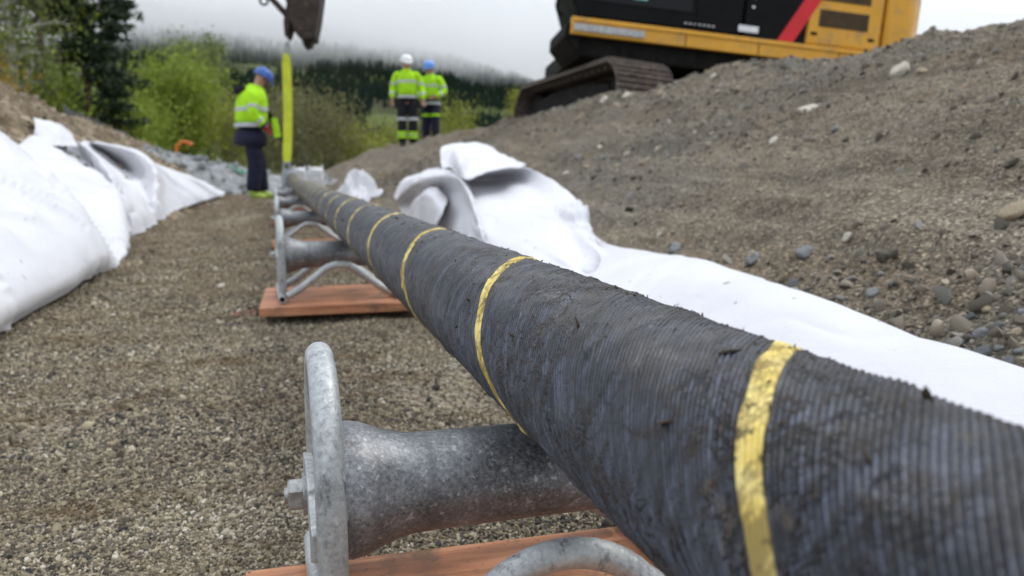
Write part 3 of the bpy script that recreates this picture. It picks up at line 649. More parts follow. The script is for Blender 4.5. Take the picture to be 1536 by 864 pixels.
# ------------------------------------------------------------------ roller stands on boards
def arc(cx, cz, r, a0, a1, n): return [(cx + r * cos(a), cz + r * sin(a)) for a in np.linspace(a0, a1, n)]
def hollow_end(mb, o, d, r, seg=16):
    """open tube end: rim and inner wall"""
    mb.lathe([(-.03, r * .72), (0, r * .72), (0, r)], o, d, seg, caps=False)
TR = .0104
def make_stand():
    root = empty('roller_stand', (0, 0, 0))
    for sx in (-1, 1):
        X = sx * .158
        # hoop: upside down U in the plane along the cable
        half = .086; pts = [(X, -half, .012)] + [(X, -half, z) for z in (.05, .09, .12)] + [(X, a, b) for a, b in arc(0, .143, half, pi, 0, 17)] + [(X, half, z) for z in (.12, .09, .05, .012)]
        mb = MB(); mb.tube(pts, TR, 18); mb.build('hoop', M['zinc'], root)
        mb = MB(); fx = X + sx * .004; mb.tube([(fx, -.150, .0140), (fx, .150, .0140)], TR * 1.03, 18, caps=False)
        for s2 in (-1, 1): hollow_end(mb, (fx, .150 * s2, .0140), (0, s2, 0), TR * 1.03)
        ft = mb.build('foot_tube', M['zinc'], root)
        mt = MB(); mt.lathe([(0, TR * .74), (.001, TR * .74)], (fx, -.126, .0140), (0, -1, 0), 16); mt.build('tube_shade_disc', M['tube_dark'], ft)  # near-black disc stands in for the shade inside the open tube
        # bearing plate and bolt
        mb = MB(); x0 = X + sx * TR * .55
        mb.prism([(-.084, .106), (.084, .106), (.084, .126), (.022, .140), (-.022, .140), (-.084, .126)], min(x0, x0 + sx * .008), max(x0, x0 + sx * .008), 'x')
        pl = mb.build('bearing_plate', M['zinc'], root, smooth=False, bevel=.0012)
        mb = MB(); x1 = x0 + sx * .008
        mb.lathe([(0, .0165), (.003, .0165)], (x1, 0, .122), (sx, 0, 0), 20); mb.lathe([(.003, .0125), (.0125, .0125), (.014, .0105)], (x1, 0, .122), (sx, 0, 0), 6); mb.lathe([(.0125, .0065), (.0165, .0062)], (x1, 0, .122), (sx, 0, 0), 12)
        mb.build('bolt', M['bolt'], root, angle=30)
    # the two bent cross tubes
    for sy in (-1, 1):
        Y = sy * .112; r = .082; zc = .090 - r; a = radians(42)
        pts = [(-.146, Y, .018)]; top = arc(0, zc + .012, r, pi / 2 + radians(48), pi / 2 - radians(48), 13)
        pts += [(-.115, Y, .035)] + [(x, Y, z) for x, z in top] + [(.115, Y, .035), (.146, Y, .018)]
        # straight flanks between the feet and the bend
        P3 = [Vector(p) for p in pts]; full = []
        for p, q in zip(P3[:-1], P3[1:]):
            n = 4 if (q - p).length > .03 else 1
            full += [p.lerp(q, i / n) for i in range(n)]
        full.append(P3[-1]); mb = MB(); mb.tube(full, TR * 1.06, 16); mb.build('bent_cross_tube', M['zinc'], root)
    # spool shaped drum with flared ends
    prof = [(-0.1452, 0.03), (-0.1452, 0.0525), (-0.1397, 0.0535), (-0.1298, 0.0518), (-0.1166, 0.0465), (-0.1045, 0.0425), (-0.0924, 0.0398), (-0.0715, 0.0392), (0.0, 0.039), (0.0715, 0.0392), (0.0924, 0.0398), (0.1045, 0.0425), (0.1166, 0.0465), (0.1298, 0.0518), (0.1397, 0.0535), (0.1452, 0.0525), (0.1452, 0.03)]
    mb = MB(); mb.lathe(prof, (0, 0, .122), (1, 0, 0), 48); mb.build('drum', M['drum'], root, angle=45)
    mb = MB(); mb.tube([(-.160, 0, .122), (.160, 0, .122)], .0085, 12); mb.build('axle', M['bolt'], root)
    return root
def make_board():
    mb = MB(); mb.box((-.232, -.195, 0), (.232, .195, .026)); return mb.build('timber_board', M['wood'], None, smooth=False, bevel=.0025)
st0 = make_stand(); bd0 = make_board()
SY = [.612, 2.425, 4.24, 6.25, 8.2]
lab = ['galvanised roller stand nearest the camera, its drum carrying the cable', 'galvanised roller stand second from the camera on a reddish board', 'galvanised roller stand third from the camera, partly behind the second', 'galvanised roller stand fourth from the camera along the cable', 'galvanised roller stand farthest from the camera, near the pulling head']
blab = ['reddish wooden board under the nearest roller stand, cut by picture bottom', 'reddish wooden board under the second roller stand', 'reddish wooden board under the third roller stand', 'reddish wooden board under the fourth roller stand', 'reddish wooden board under the farthest roller stand']
ZB = .016
for i, y in enumerate(SY):
    s = st0 if i == 0 else copy_tree(st0); b = bd0 if i == 0 else copy_tree(bd0)
    rise = float(cable_axis(y)[1]) - CZ
    s.location = ((.186, .168, .168, .165, .165)[i], y, ZB + .026 + (.1901 - ZB - .026 - .161) + rise); s.rotation_euler = (0, 0, radians((0, 1.2, -1.5, 2, -1)[i]))
    tag(s, lab[i], 'cable roller', 'roller stands under the cable')
    b.location = (.186 + .03 * (i >= 2), y - (.070, 0, 0, 0, 0)[i], s.location.z - .0262); b.rotation_euler = (0, 0, radians((-1.6, -2.2, 2, -3, 2)[i]))
    tag(b, blab[i], 'board', 'boards under the roller stands')

# ------------------------------------------------------------------ white geotextile
def felt(name, net, nu, nv, label, wr=.006, ws=7, seed=0, thick=.006, pleat=None, group='white geotextile sheets', over=None, crease=.008):
    S = net_surface(net, nu, nv); Nn = grid_normals(S)
    d = wr * fbm(S[..., 0] * ws, S[..., 1] * ws, S[..., 2] * ws, 3, seed) + wr * .35 * fbm(S[..., 0] * ws * 4, S[..., 1] * ws * 4, S[..., 2] * ws * 4, 2, seed + 5)
    cx_, cy_ = S[..., 0] + .35 * fbm(S[..., 0] * 2, S[..., 1] * 2, 0, 2, seed + 3), S[..., 1] + .35 * fbm(S[..., 0] * 2, S[..., 1] * 2, 5, 2, seed + 4)
    ridge = 1 - np.abs(fbm(cx_ * 3.4, cy_ * 1.5, S[..., 2] * 1.2, 2, seed + 7)); d = d + crease * (np.maximum(0, ridge - .55) / .45) ** 2.5
    if pleat is not None: d = d + pleat(S)
    S = S + Nn * d[..., None]
    if over is not None: S[..., 2] = np.maximum(S[..., 2], over(S[..., 0], S[..., 1]) + .005)
    o = np_mesh(name, S.reshape(-1, 3), grid_quads(nu, nv), M['felt'])
    m = o.modifiers.new('thick', 'SOLIDIFY'); m.thickness = thick; m.offset = 0
    tag(o, label, 'geotextile', group); return o
def W(x, y, z): return np.array([x, y, z], float)
def bankpt(x, y, lift=0): return W(x, y, float(np.mean(g_right(x, y + np.linspace(-.4, .4, 9)))) + lift)
# long strip beside the cable, crumpled up at its far end
rows = []
for y, xo in ((-1.2, .88), (-.3, .88), (.2, .885), (.55, .89), (.9, .905), (1.2, .925), (1.5, .94), (1.72, .955)):
    rows.append([W(.41, y, .008), W(.48, y, .022), W(.56, y, .040), bankpt(.64, y, .052), bankpt((.64 + xo) / 2 - .03, y, .05), bankpt((.64 + xo) / 2 + .06, y, .044), bankpt(xo, y, .026)])
def Q(*a): return [atY(*q) if len(q) == 3 else W(*q[:3]) for q in a]
rows += [Q((.45, 1.95, .02, 0), (900, 430, 1.95), (900, 410, 2.05), (900, 392, 2.12), (900, 380, 2.2), (900, 370, 2.3), (898, 361, 2.36)),
         Q((.46, 2.15, .02, 0), (872, 425, 2.1), (872, 400, 2.2), (872, 375, 2.35), (872, 350, 2.5), (873, 330, 2.75), (874, 312, 2.95)),
         Q((.46, 2.35, .02, 0), (840, 412, 2.2), (840, 385, 2.3), (840, 355, 2.55), (840, 325, 2.85), (842, 300, 3.1), (846, 282, 3.3)),
         Q((.46, 2.5, .02, 0), (808, 400, 2.3), (808, 372, 2.45), (808, 340, 2.75), (808, 308, 3.1), (806, 285, 3.45), (814, 262, 3.55)),
         Q((.46, 2.7, .02, 0), (780, 390, 2.4), (780, 360, 2.6), (778, 325, 2.95), (776, 290, 3.4), (774, 270, 3.72), (786, 251, 3.62)),
         Q((.46, 2.9, .02, 0), (752, 380, 2.55), (752, 350, 2.75), (750, 315, 3.1), (748, 288, 3.6), (744, 269, 3.84), (757, 252, 3.62)),
         Q((.46, 3.1, .02, 0), (724, 372, 2.7), (724, 340, 2.9), (722, 308, 3.3), (716, 286, 3.65), (708, 270, 3.84), (722, 257, 3.6)),
         Q((.46, 3.3, .02, 0), (712, 368, 2.8), (708, 335, 3.05), (704, 304, 3.45), (700, 284, 3.7), (694, 270, 3.85), (698, 264, 3.6))]
strip = felt('geotextile_sheet', rows, 280, 90, 'long white geotextile strip beside the cable, crumpled up at its far end', .003, 4, 3, over=g_right, crease=.004)
def fold(net, nu, nv, seed):
    o = felt('fold', net, nu, nv, None, .004, 8, seed, group=None); del o['category']; o.parent = strip; return o
fold([Q((664, 254, 4.15), (661, 242, 4.3), (661, 224, 4.45), (668, 219, 4.8)), Q((676, 252, 3.95), (677, 244, 4.15), (680, 223, 4.4), (685, 217, 4.8)),
      Q((688, 264, 3.58), (688, 240, 3.62), (694, 226, 4.3), (700, 216, 4.8)), Q((702, 269, 3.40), (706, 247, 3.68), (714, 227, 4.25), (720, 215, 4.6)),
      Q((724, 260, 3.45), (726, 246, 3.7), (733, 234, 4.1), (739, 225, 4.4)), Q((752, 253, 3.52), (754, 247, 3.7), (757, 242, 3.9), (761, 237, 4.1)), Q((784, 251, 3.6), (785, 249, 3.65), (787, 248, 3.75), (789, 249, 3.9))], 70, 40, 31)
fold([Q((592, 296, 5.0), (594, 300, 4.8), (600, 310, 4.85), (606, 328, 4.7)), Q((604, 270, 5.0), (611, 281, 4.5), (618, 300, 4.7), (622, 334, 4.4)), Q((622, 262, 5.0), (632, 269, 4.1), (640, 292, 4.25), (646, 344, 3.9)),
      Q((645, 254, 4.8), (662, 262, 3.8), (668, 290, 3.95), (672, 352, 3.5)), Q((668, 252, 4.4), (688, 267, 3.5), (690, 294, 3.62), (692, 358, 3.2)), Q((692, 262, 4.0), (702, 288, 3.28), (702, 312, 3.36), (704, 362, 3.0)),
      Q((708, 288, 3.7), (716, 324, 2.95), (714, 342, 3.05), (714, 366, 2.9)), Q((722, 330, 3.1), (726, 360, 2.68), (722, 366, 2.8), (718, 372, 2.8))], 90, 50, 37)
fold([Q((610, 330, 4.5), (620, 303, 4.25), (631, 293, 4.15), (641, 282, 4.2)), Q((620, 334, 4.2), (629, 304, 4.0), (639, 291, 3.85), (647, 280, 4.05)), Q((636, 340, 3.75), (646, 308, 3.62), (653, 295, 3.62), (657, 284, 3.9)), Q((652, 346, 3.45), (664, 318, 3.42), (670, 304, 3.6), (668, 292, 4.1))], 50, 40, 41)
# left: near sheet with a rolled foot, and the pleated one behind it
A = [[W(-.58, -1.2, .01), W(-.56, -1.2, .08), W(-.66, -1.2, .19), W(-.95, -1.2, .36), W(-1.5, -1.2, .76), W(-2.1, -1.2, 1.12)],
     [W(-.60, .9, .01), W(-.58, .9, .08), W(-.68, .9, .19), W(-.95, .9, .36), W(-1.5, .9, .76), W(-2.1, .9, 1.12)],
     [W(-.63, 1.6, .01), W(-.60, 1.6, .08), W(-.70, 1.6, .19), W(-.95, 1.7, .36), W(-1.5, 1.8, .76), W(-2.0, 2.0, 1.08)],
     [W(-.66, 2.2, .01), W(-.63, 2.2, .08), W(-.72, 2.2, .18), W(-.95, 2.4, .34), W(-1.4, 2.8, .68), W(-1.9, 3.2, 1.0)],
     [W(-.645, 2.75, .01), W(-.615, 2.75, .08), W(-.70, 2.8, .19), W(-.92, 3.1, .34), W(-1.35, 3.6, .62), W(-1.75, 4.2, .86)],
     [W(-.655, 3.35, .01), W(-.625, 3.35, .09), W(-.70, 3.45, .20), W(-.90, 3.9, .35), W(-1.28, 4.5, .58), W(-1.62, 5.1, .72)],
     Q((160, 414, 3.65), (172, 398, 3.75), (150, 370, 3.95), (100, 335, 4.4), (40, 285, 5.0), (0, 237, 5.5)), Q((176, 396, 3.95), (188, 376, 4.05), (168, 345, 4.3), (122, 310, 4.8), (62, 262, 5.4), (22, 221, 6.0)),
     Q((186, 380, 4.25), (193, 360, 4.35), (178, 330, 4.6), (140, 295, 5.1), (86, 248, 5.7), (48, 204, 6.3)), Q((190, 364, 4.55), (192, 346, 4.7), (182, 318, 4.9), (156, 285, 5.3), (108, 245, 5.9), (66, 211, 6.4)),
     Q((188, 352, 4.9), (187, 335, 5.0), (180, 300, 5.3), (163, 272, 5.6), (117, 246, 6.2), (90, 224, 6.5)), Q((182, 352, 5.2), (180, 337, 5.4), (172, 307, 5.8), (155, 280, 6.1), (114, 254, 6.6), (88, 234, 6.9))]
sheetA = felt('geotextile_sheet', A, 200, 130, 'large smooth white geotextile sheet draped over the left bank', .006, 3.0, 11, over=g_left, crease=.016)
o = felt('fold', [Q((50, 177, 6.75), (53, 189, 6.5), (50, 207, 6.4)), Q((72, 180, 6.95), (70, 192, 6.55), (66, 214, 6.25)), Q((92, 187, 7.1), (91, 199, 6.6), (88, 218, 6.3)), Q((108, 202, 7.1), (111, 209, 6.85), (117, 220, 6.6))], 50, 40, None, .006, 8, 5, group=None, crease=.012)
del o['category']; o.parent = sheetA
B = [Q((96, 210, 7.2), (112, 240, 6.6), (140, 262, 6.2), (165, 285, 5.7), (176, 315, 5.3), (178, 350, 5.0)), Q((104, 212, 7.3), (122, 236, 6.95), (147, 255, 6.5), (168, 277, 6.05), (182, 312, 5.5), (190, 354, 5.2)),
     Q((118, 212, 7.0), (141, 230, 6.5), (157, 250, 6.1), (172, 274, 5.7), (192, 318, 5.4), (200, 354, 5.3)), Q((124, 214, 7.9), (150, 236, 7.5), (172, 257, 7.0), (192, 283, 6.3), (208, 316, 5.8), (213, 345, 5.7)),
     Q((130, 216, 8.6), (165, 241, 8.45), (196, 259, 8.1), (216, 273, 7.55), (222, 312, 6.4), (228, 338, 6.2)), Q((138, 213, 8.1), (180, 220, 7.9), (211, 231, 7.7), (233, 256, 7.3), (236, 300, 6.6), (239, 329, 6.5)),
     Q((150, 214, 9.6), (196, 226, 9.5), (226, 243, 9.2), (242, 266, 8.6), (247, 296, 7.6), (253, 321, 7.3)), Q((200, 228, 10.6), (236, 247, 10.5), (256, 263, 10.1), (266, 281, 9.3), (272, 298, 8.6), (275, 312, 8.3)),
     Q((230, 244, 12), (258, 257, 11.4), (278, 267, 11.0), (288, 281, 10.4), (296, 293, 9.9), (299, 303, 9.6)), Q((282, 262, 14), (300, 270, 13.8), (312, 276, 13.6), (322, 282, 13.4), (330, 288, 13.2), (336, 292, 13))]
def pleatB(S):
    v = np.linspace(0, 1, S.shape[1])[None, :] ** 2.0; y = S[..., 1]; t = y * 8 + 2.6 * fbm(y * .9, 2.2, 0, 2, 8)
    return .055 * v * (np.abs(np.sin(t)) * 1.6 - 1.0)
felt('geotextile_sheet', B, 220, 90, 'white geotextile sheet with pleated ragged rim behind the smooth one', .006, 3.0, 19, pleat=pleatB, over=g_left, crease=.018)
# small far heap beyond the crumpled sheet
th = np.linspace(0, 2 * pi, 72, endpoint=False); rr = np.linspace(.02, 1, 34); RR, TH = np.meshgrid(rr, th, indexing='ij')
c0 = atY(533, 300, 7.6); rad = .27 * (1 + .25 * fbm(np.cos(TH) * 1.4, np.sin(TH) * 1.4, 0, 3, 44)); hx = RR * rad * np.cos(TH) * .95; hy = RR * rad * np.sin(TH) * 1.3
ridge = 1 - np.abs(fbm(hx * 7, hy * 5, 0, 3, 47)); hz = (1 - RR ** 2.2) * (.10 + .20 * ridge ** 2) + .07 * np.exp(-((hx + .02) / .09) ** 2 - ((hy) / .3) ** 2)
V = np.stack([c0[0] + hx, c0[1] + hy, np.maximum(g_right(c0[0] + hx, c0[1] + hy), 0) + hz - .01], -1)
o = np_mesh('geotextile_heap', V.reshape(-1, 3), grid_quads(34, 72, True), M['felt']); sd_ = o.modifiers.new('thick', 'SOLIDIFY'); sd_.thickness = .006
tag(o, 'small crumpled heap of white geotextile right of the cable, far off', 'geotextile', 'white geotextile sheets')
# ------------------------------------------------------------------ excavator
EXC = Vector((4.5, 9.0, .56)); TILT = radians(5.5)
exc = empty('excavator', EXC, (0, TILT, 0)); tag(exc, 'yellow and black tracked excavator standing tilted on top of the right bank', 'excavator')
# tracks run along local y
def track_path(n):
    """closed loop in (y,z): flat bottom, round ends; returns points and tangents at equal spacing"""
    L, r, z0 = 1.35, .385, .40; per = 4 * L + 2 * pi * r; out = []
    for i in range(n):
        s = per * i / n
        if s < 2 * L: out.append((-L + s, z0 - r, 1, 0))
        elif s < 2 * L + pi * r:
            a = -pi / 2 + (s - 2 * L) / r; out.append((L + r * cos(a), z0 + r * sin(a), -sin(a), cos(a)))
        elif s < 4 * L + pi * r: out.append((L - (s - 2 * L - pi * r), z0 + r, -1, 0))
        else:
            a = pi / 2 + (s - 4 * L - pi * r) / r; out.append((-L + r * cos(a), z0 + r * sin(a), -sin(a), cos(a)))
    return out
sh = MB()      # one shoe: plate with three grousers
sh.box((-.305, -.087, -.012), (.305, .087, .012))
for yy in (-.062, 0, .062): sh.prism([(yy - .014, .010), (yy + .014, .010), (yy + .007, .040), (yy - .007, .040)], -.300, .300, 'x')
sh.box((-.20, -.05, -.05), (-.10, .05, -.0125)); sh.box((.10, -.05, -.05), (.20, .05, -.0125))
shoe0 = sh.build('track_shoe', M['shoe'], None, smooth=False); first = True
for sx in (-1, 1):
    tf = MB(); X = sx * 1.055
    tf.prism([(-1.25, .20), (1.25, .20), (1.4, .38), (1.15, .60), (.5, .66), (-.5, .66), (-1.15, .60), (-1.4, .38)], X - .17, X + .17, 'x')
    frame = tf.build('track_frame', M['under'], exc, smooth=False, bevel=.015)
    for yy in (-1.35, 1.35):
        w = MB(); w.lathe([(-.14, .27), (-.10, .33), (.10, .33), (.14, .27)], (X, yy, .40), (1, 0, 0), 24); w.lathe([(-.19, .10), (.19, .10)], (X, yy, .40), (1, 0, 0), 16); w.build('sprocket' if yy < 0 else 'idler_wheel', M['under'], frame)
    for yy in np.arange(-1.1, 1.2, .36):
        mdp = MB(); mdp.prism([(yy - .11, .13), (yy + .12, .13), (yy + .10, .30), (yy - .09, .32)], X - .255, X - .172, 'x'); mdp.build('mud_crust', M['mudside'], frame, smooth=False, bevel=.02)
    for (y, z, ty, tz) in track_path(44):
        o = shoe0 if first else shoe0.copy()
        if not first: COL.objects.link(o)
        first = False; o.parent = exc; o.location = (X, y, z); o.rotation_euler = (atan2(tz, ty) + pi, 0, 0)
cf = MB(); cf.box((-.9, -.55, .34), (.9, .55, .66)); cf.lathe([(0, .62), (.17, .62)], (0, 0, .67), (0, 0, 1), 32); cf.build('car_body', M['under'], exc, smooth=False, bevel=.02)
# upper structure: local frame with +a forward (towards the cable), +b to the machine's left (towards the camera)
TH = radians(10); UP = Matrix.Rotation(pi - TH, 4, 'Z')     # local +x forward, +y left of the machine
def up(name, mb, m, parent=None, **k):
    o = mb.build(name, m, parent or exc, **k); o.data.transform(UP); return o
Z0 = 1.075; SH = .175
deck = MB(); deck.box((-2.3, -1.22, Z0 - .20), (1.30, 1.17, Z0 + .02)); deck.prism([(1.30, Z0 - .19), (1.47, Z0 - .02), (1.47, Z0 + .12), (1.30, Z0 + .12)], .15, 1.20, 'y')
deck = up('deck', deck, M['under'], smooth=False, bevel=.02)
sl = MB(); sl.box((-2.0, 1.18, Z0), (1.42, 1.26, Z0 + SH)); sl.box((-2.0, 1.262, Z0 + SH - .05), (1.40, 1.275, Z0 + SH - .012))
sl = up('side_sill', sl, M['paint'], smooth=False, bevel=.008)
tp = MB(); tp.box((.65, 1.263, Z0 + .035), (1.395, 1.282, Z0 + .105)); up('tread_strip', tp, M['chrome'], sl, smooth=False)
# cab with pillars and panes
cz0, cz1 = Z0 + SH + .004, Z0 + SH + 1.62
cb = MB(); y0, y1 = .26, 1.225
cb.prism([(-.42, cz0), (1.36, cz0), (1.47, cz0 + .30), (1.40, cz0 + .9), (1.05, cz1 - .02), (.95, cz1), (-.36, cz1), (-.42, cz1 - .06)], y0, y1, 'y')
cabo = up('cab', cb, M['black'], smooth=False, bevel=.03)
pn = MB(); pn.prism([(.16, cz0 + .18), (1.28, cz0 + .18), (1.36, cz0 + .34), (1.30, cz0 + .9), (1.0, cz1 - .12), (.16, cz1 - .12)], 1.2255, 1.235, 'y'); up('door_pane', pn, M['glass'], cabo, smooth=False)
pn = MB(); pn.box((-.34, 1.2255, cz0 + .55), (.06, 1.235, cz1 - .12)); up('side_pane', pn, M['glass'], cabo, smooth=False)
pn = MB(); pn.prism([(.34, cz0 + .45), (1.14, cz0 + .45), (1.10, cz0 + .38), (.36, cz0 + .38)], 1.235, 1.25, 'y'); up('handrail', pn, M['under'], cabo, smooth=False)
pn = MB(); pn.box((.645, 1.2355, cz0 + .24), (.80, 1.24, cz0 + .40)); up('sticker', pn, M['decal_teal'], cabo, smooth=False)
hr = MB(); hr.tube([(1.50, 1.12, cz0 + .02), (1.57, 1.14, cz0 + .06), (1.57, 1.14, cz0 + .40), (1.50, 1.12, cz0 + .46)], .014, 8); up('grab_rail', hr, M['black'], cabo)
# engine hood, black panel with red stripe, louvres, counterweight
bp = MB(); bp.box((-1.12, .26, cz0), (-.44, 1.215, cz0 + 1.0)); bp = up('black_side_panel', bp, M['black'], smooth=False, bevel=.015)
rd = MB(); rd.prism([(-.80, cz0 + .003), (-.98, cz0 + .003), (-1.50, cz0 + .93), (-1.32, cz0 + .93)], 1.2365, 1.240, 'y'); up('red_stripe', rd, M['red'], bp, smooth=False)
bk = MB(); bk.prism([(-.44, cz0 + .003), (-.80, cz0 + .003), (-1.32, cz0 + .93), (-.44, cz0 + .93)], 1.2355, 1.2385, 'y'); up('black_decal', bk, M['black'], bp, smooth=False)
hd = MB(); hd.box((-1.96, -1.2, cz0), (-1.125, 1.235, cz0 + 1.0)); hd.box((-1.12, -1.2, cz0), (.9, .25, cz0 + .85)); hood = up('engine_hood', hd, M['paint'], smooth=False, bevel=.03)
for zz in (cz0 + .20, cz0 + .47, cz0 + .74):
    lv = MB(); lv.box((-1.80, 1.2355, zz), (-1.24, 1.239, zz + .18)); lo_ = up('louvre_grille', lv, M['louver'], hood, smooth=False)
    sm = MB()
    for q in range(6): sm.box((-1.79, 1.239, zz + .012 + q * .028), (-1.25, 1.246, zz + .024 + q * .028))
    up('louvre_slats', sm, M['louver'], hood, smooth=False)
pc = MB(); cc = [(-2.0, 1.235), (-2.30, 1.22), (-2.46, 1.08), (-2.56, .7), (-2.60, 0), (-2.56, -.7), (-2.46, -1.08), (-2.30, -1.22), (-2.0, -1.235)]
pc.prism(cc, Z0 - .12, cz0 + .98, 'z'); cw = up('counterweight', pc, M['paint'], bevel=.05, angle=35)
dc = MB(); dc.box((-1.99, 1.2755, Z0 + .06), (-1.82, 1.279, Z0 + .165)); up('warning_decal', dc, M['decal_yellow'], sl, smooth=False)
dc = MB(); dc.box((-.58, 1.239, cz0 + .05), (-.36, 1.242, cz0 + .115)); up('white_label', dc, M['decal_white'], bp, smooth=False)
for q, zz in enumerate((.30, .40, .44, .50, .54)):
    dc = MB(); dc.box((-.515, 1.239, cz0 + zz), (-.485, 1.242, cz0 + zz + .022)); up('white_mark', dc, M['decal_white'], bp, smooth=False)
for q in range(4):
    dc = MB(); dc.box((-.72 - q * .075, 1.239, cz0 + .50), (-.66 - q * .075, 1.242, cz0 + .57)); up('white_mark', dc, M['decal_white'], bp, smooth=False)
for q in range(7):
    dc = MB(); dc.box((.20 - q * .05, 1.2355, cz0 + .06), (.225 - q * .05, 1.2375, cz0 + .072)); up('fine_print', dc, M['decal_white'], cabo, smooth=False)
for xx in (-.43, .10):
    sm = MB(); sm.box((xx - .006, 1.2355, cz0 + .01), (xx + .006, 1.2405, cz0 + 1.0)); up('panel_seam', sm, M['under'], cabo, smooth=False)
hn = MB(); hn.box((.03, 1.2355, cz0 + .62), (.075, 1.262, cz0 + .66)); hn.box((.03, 1.2355, cz0 + .48), (.075, 1.262, cz0 + .52)); hn.box((.035, 1.255, cz0 + .48), (.07, 1.27, cz0 + .66)); up('door_handle', hn, M['chrome'], cabo, smooth=False)
for xx, zz in ((-1.20, .12), (-1.85, .12)):
    hn = MB(); hn.box((xx - .035, 1.2355, cz0 + zz - .015), (xx + .035, 1.243, cz0 + zz + .015)); up('hood_latch', hn, M['under'], hood, smooth=False)
for xx in (-1.5, -.6, .2):
    sm = MB(); sm.box((xx - .004, 1.2605, Z0 + .004), (xx + .004, 1.2655, Z0 + SH - .055)); up('sill_seam', sm, M['under'], sl, smooth=False)
for q, off in enumerate((0, .05, .10)):
    hs = MB(); hs.tube([(.25, -.1 + off, Z0 + .2), (.5, -.05 + off, 2.2), (.62, -.12 + off, 3.0), (1.1, -.12 + off, 3.9)], .018, 8); up('hydraulic_hose', hs, M['under'])
# boom, stick and attachment (boom itself stands above the picture)
inv = exc.matrix_basis.inverted(); upi = UP.inverted()
def mloc(p): return upi @ (inv @ Vector(p))
TIP = mloc((.36, 9.78, 2.52)); HK = mloc((.19, 9.80, 1.98)); bo = -.12
knee = Vector((2.0, bo, 4.75)); btip = Vector((TIP.x - .75, bo + .1, 5.35))
bm_ = MB(); bm_.tube([(.35, bo, Z0 + .35), (1.2, bo, 3.3), (1.75, bo, 4.4), knee, (2.5, bo, 5.05), btip], [(.20, .19), (.34, .19), (.36, .19), (.36, .19), (.32, .18), (.14, .15)], 4, up=(-.6, 0, .8)); up('boom', bm_, M['paint'], smooth=False, bevel=.02)
sk = MB(); sk.tube([btip + Vector((-.35, 0, .35)), btip, btip.lerp(TIP, .5), TIP + Vector((0, 0, .04))], [(.12, .11), (.22, .13), (.17, .12), (.10, .11)], 4, up=(1, 0, 0)); up('stick', sk, M['paint'], smooth=False, bevel=.015)
cy = MB(); cy.tube([btip + Vector((.30, 0, .55)), TIP + Vector((.34, 0, 1.0))], .07, 14); cy.tube([TIP + Vector((.34, 0, 1.0)), TIP + Vector((.36, 0, .42))], .035, 12); up('bucket_cylinder', cy, M['under'])
cy = MB(); cy.tube([(.9, bo, 1.5), (1.1, bo, 2.4)], .09, 14); cy.tube([(1.1, bo, 2.4), (1.45, bo, 3.9)], .05, 12); up('boom_cylinder', cy, M['under'])
# linkage bars seen on the far side of the stick tip
lk = MB()
for dy in (-.10, .10):
    lk.tube([TIP + Vector((.50, dy, .06)), TIP + Vector((.32, dy, -.20)), TIP + Vector((.10, dy, -.40))], .032, 8)
lk.tube([TIP + Vector((.30, -.13, -.22)), TIP + Vector((.30, .13, -.22))], .03, 10); up('tipping_link', lk, M['rust'])
ey = MB(); ey.tube([TIP + Vector((.345 + .042 * cos(a), .10, -.29 + .042 * sin(a))) for a in np.linspace(0, 2 * pi, 14, endpoint=False)], .013, 8, closed=True); up('lifting_eye', ey, M['rust'])
# coupler block and the narrow bucket hanging under it
qc = MB(); T = TIP
qc.prism([(T.x + .10, T.z + .10), (T.x + .13, T.z - .20), (T.x + .06, T.z - .38), (T.x - .22, T.z - .36), (T.x - .26, T.z + .16), (T.x, T.z + .22)], T.y - .13, T.y + .13, 'y'); up('coupler', qc, M['rust'], smooth=False, bevel=.015)
bk = MB(); X0, Zb = T.x, T.z
prof = [(.10, -.22), (.05, -.42), (-.02, -.60), (-.12, -.68), (-.24, -.64), (-.27, -.40), (-.30, .04), (-.26, .06), (-.235, -.38), (-.21, -.58), (-.12, -.62), (-.05, -.56), (.02, -.40), (.07, -.22)]
bk.prism([(X0 + a, Zb + b) for a, b in prof], T.y - .19, T.y + .19, 'y')
bk.prism([(X0 + a, Zb + b) for a, b in prof[:7]], T.y + .1905, T.y + .215, 'y'); bk.prism([(X0 + a, Zb + b) for a, b in prof[:7]], T.y - .215, T.y - .1905, 'y')
bko = up('bucket', bk, M['rust'], smooth=False, bevel=.008)
for q in range(3):
    tt = MB(); yy = T.y - .15 + q * .15; tt.prism([(X0 + .085, Zb - .30), (X0 + .02, Zb - .46), (X0 + .055, Zb - .63), (X0 + .085, Zb - .66), (X0 + .11, Zb - .5)], yy - .03, yy + .03, 'y'); up('bucket_tooth', tt, M['rust'], bko, smooth=False, bevel=.006)
tt = MB(); tt.prism([(X0 - .09, Zb - .67), (X0 - .22, Zb - .63), (X0 - .20, Zb - .72), (X0 - .13, Zb - .75)], T.y - .1, T.y + .1, 'y'); up('bucket_heel', tt, M['rust'], bko, smooth=False, bevel=.01)
dc = MB(); dc.box((X0 + .02, T.y + .131, Zb + .02), (X0 + .09, T.y + .137, Zb + .08)); up('coupler_pin', dc, M['paint'], smooth=False)

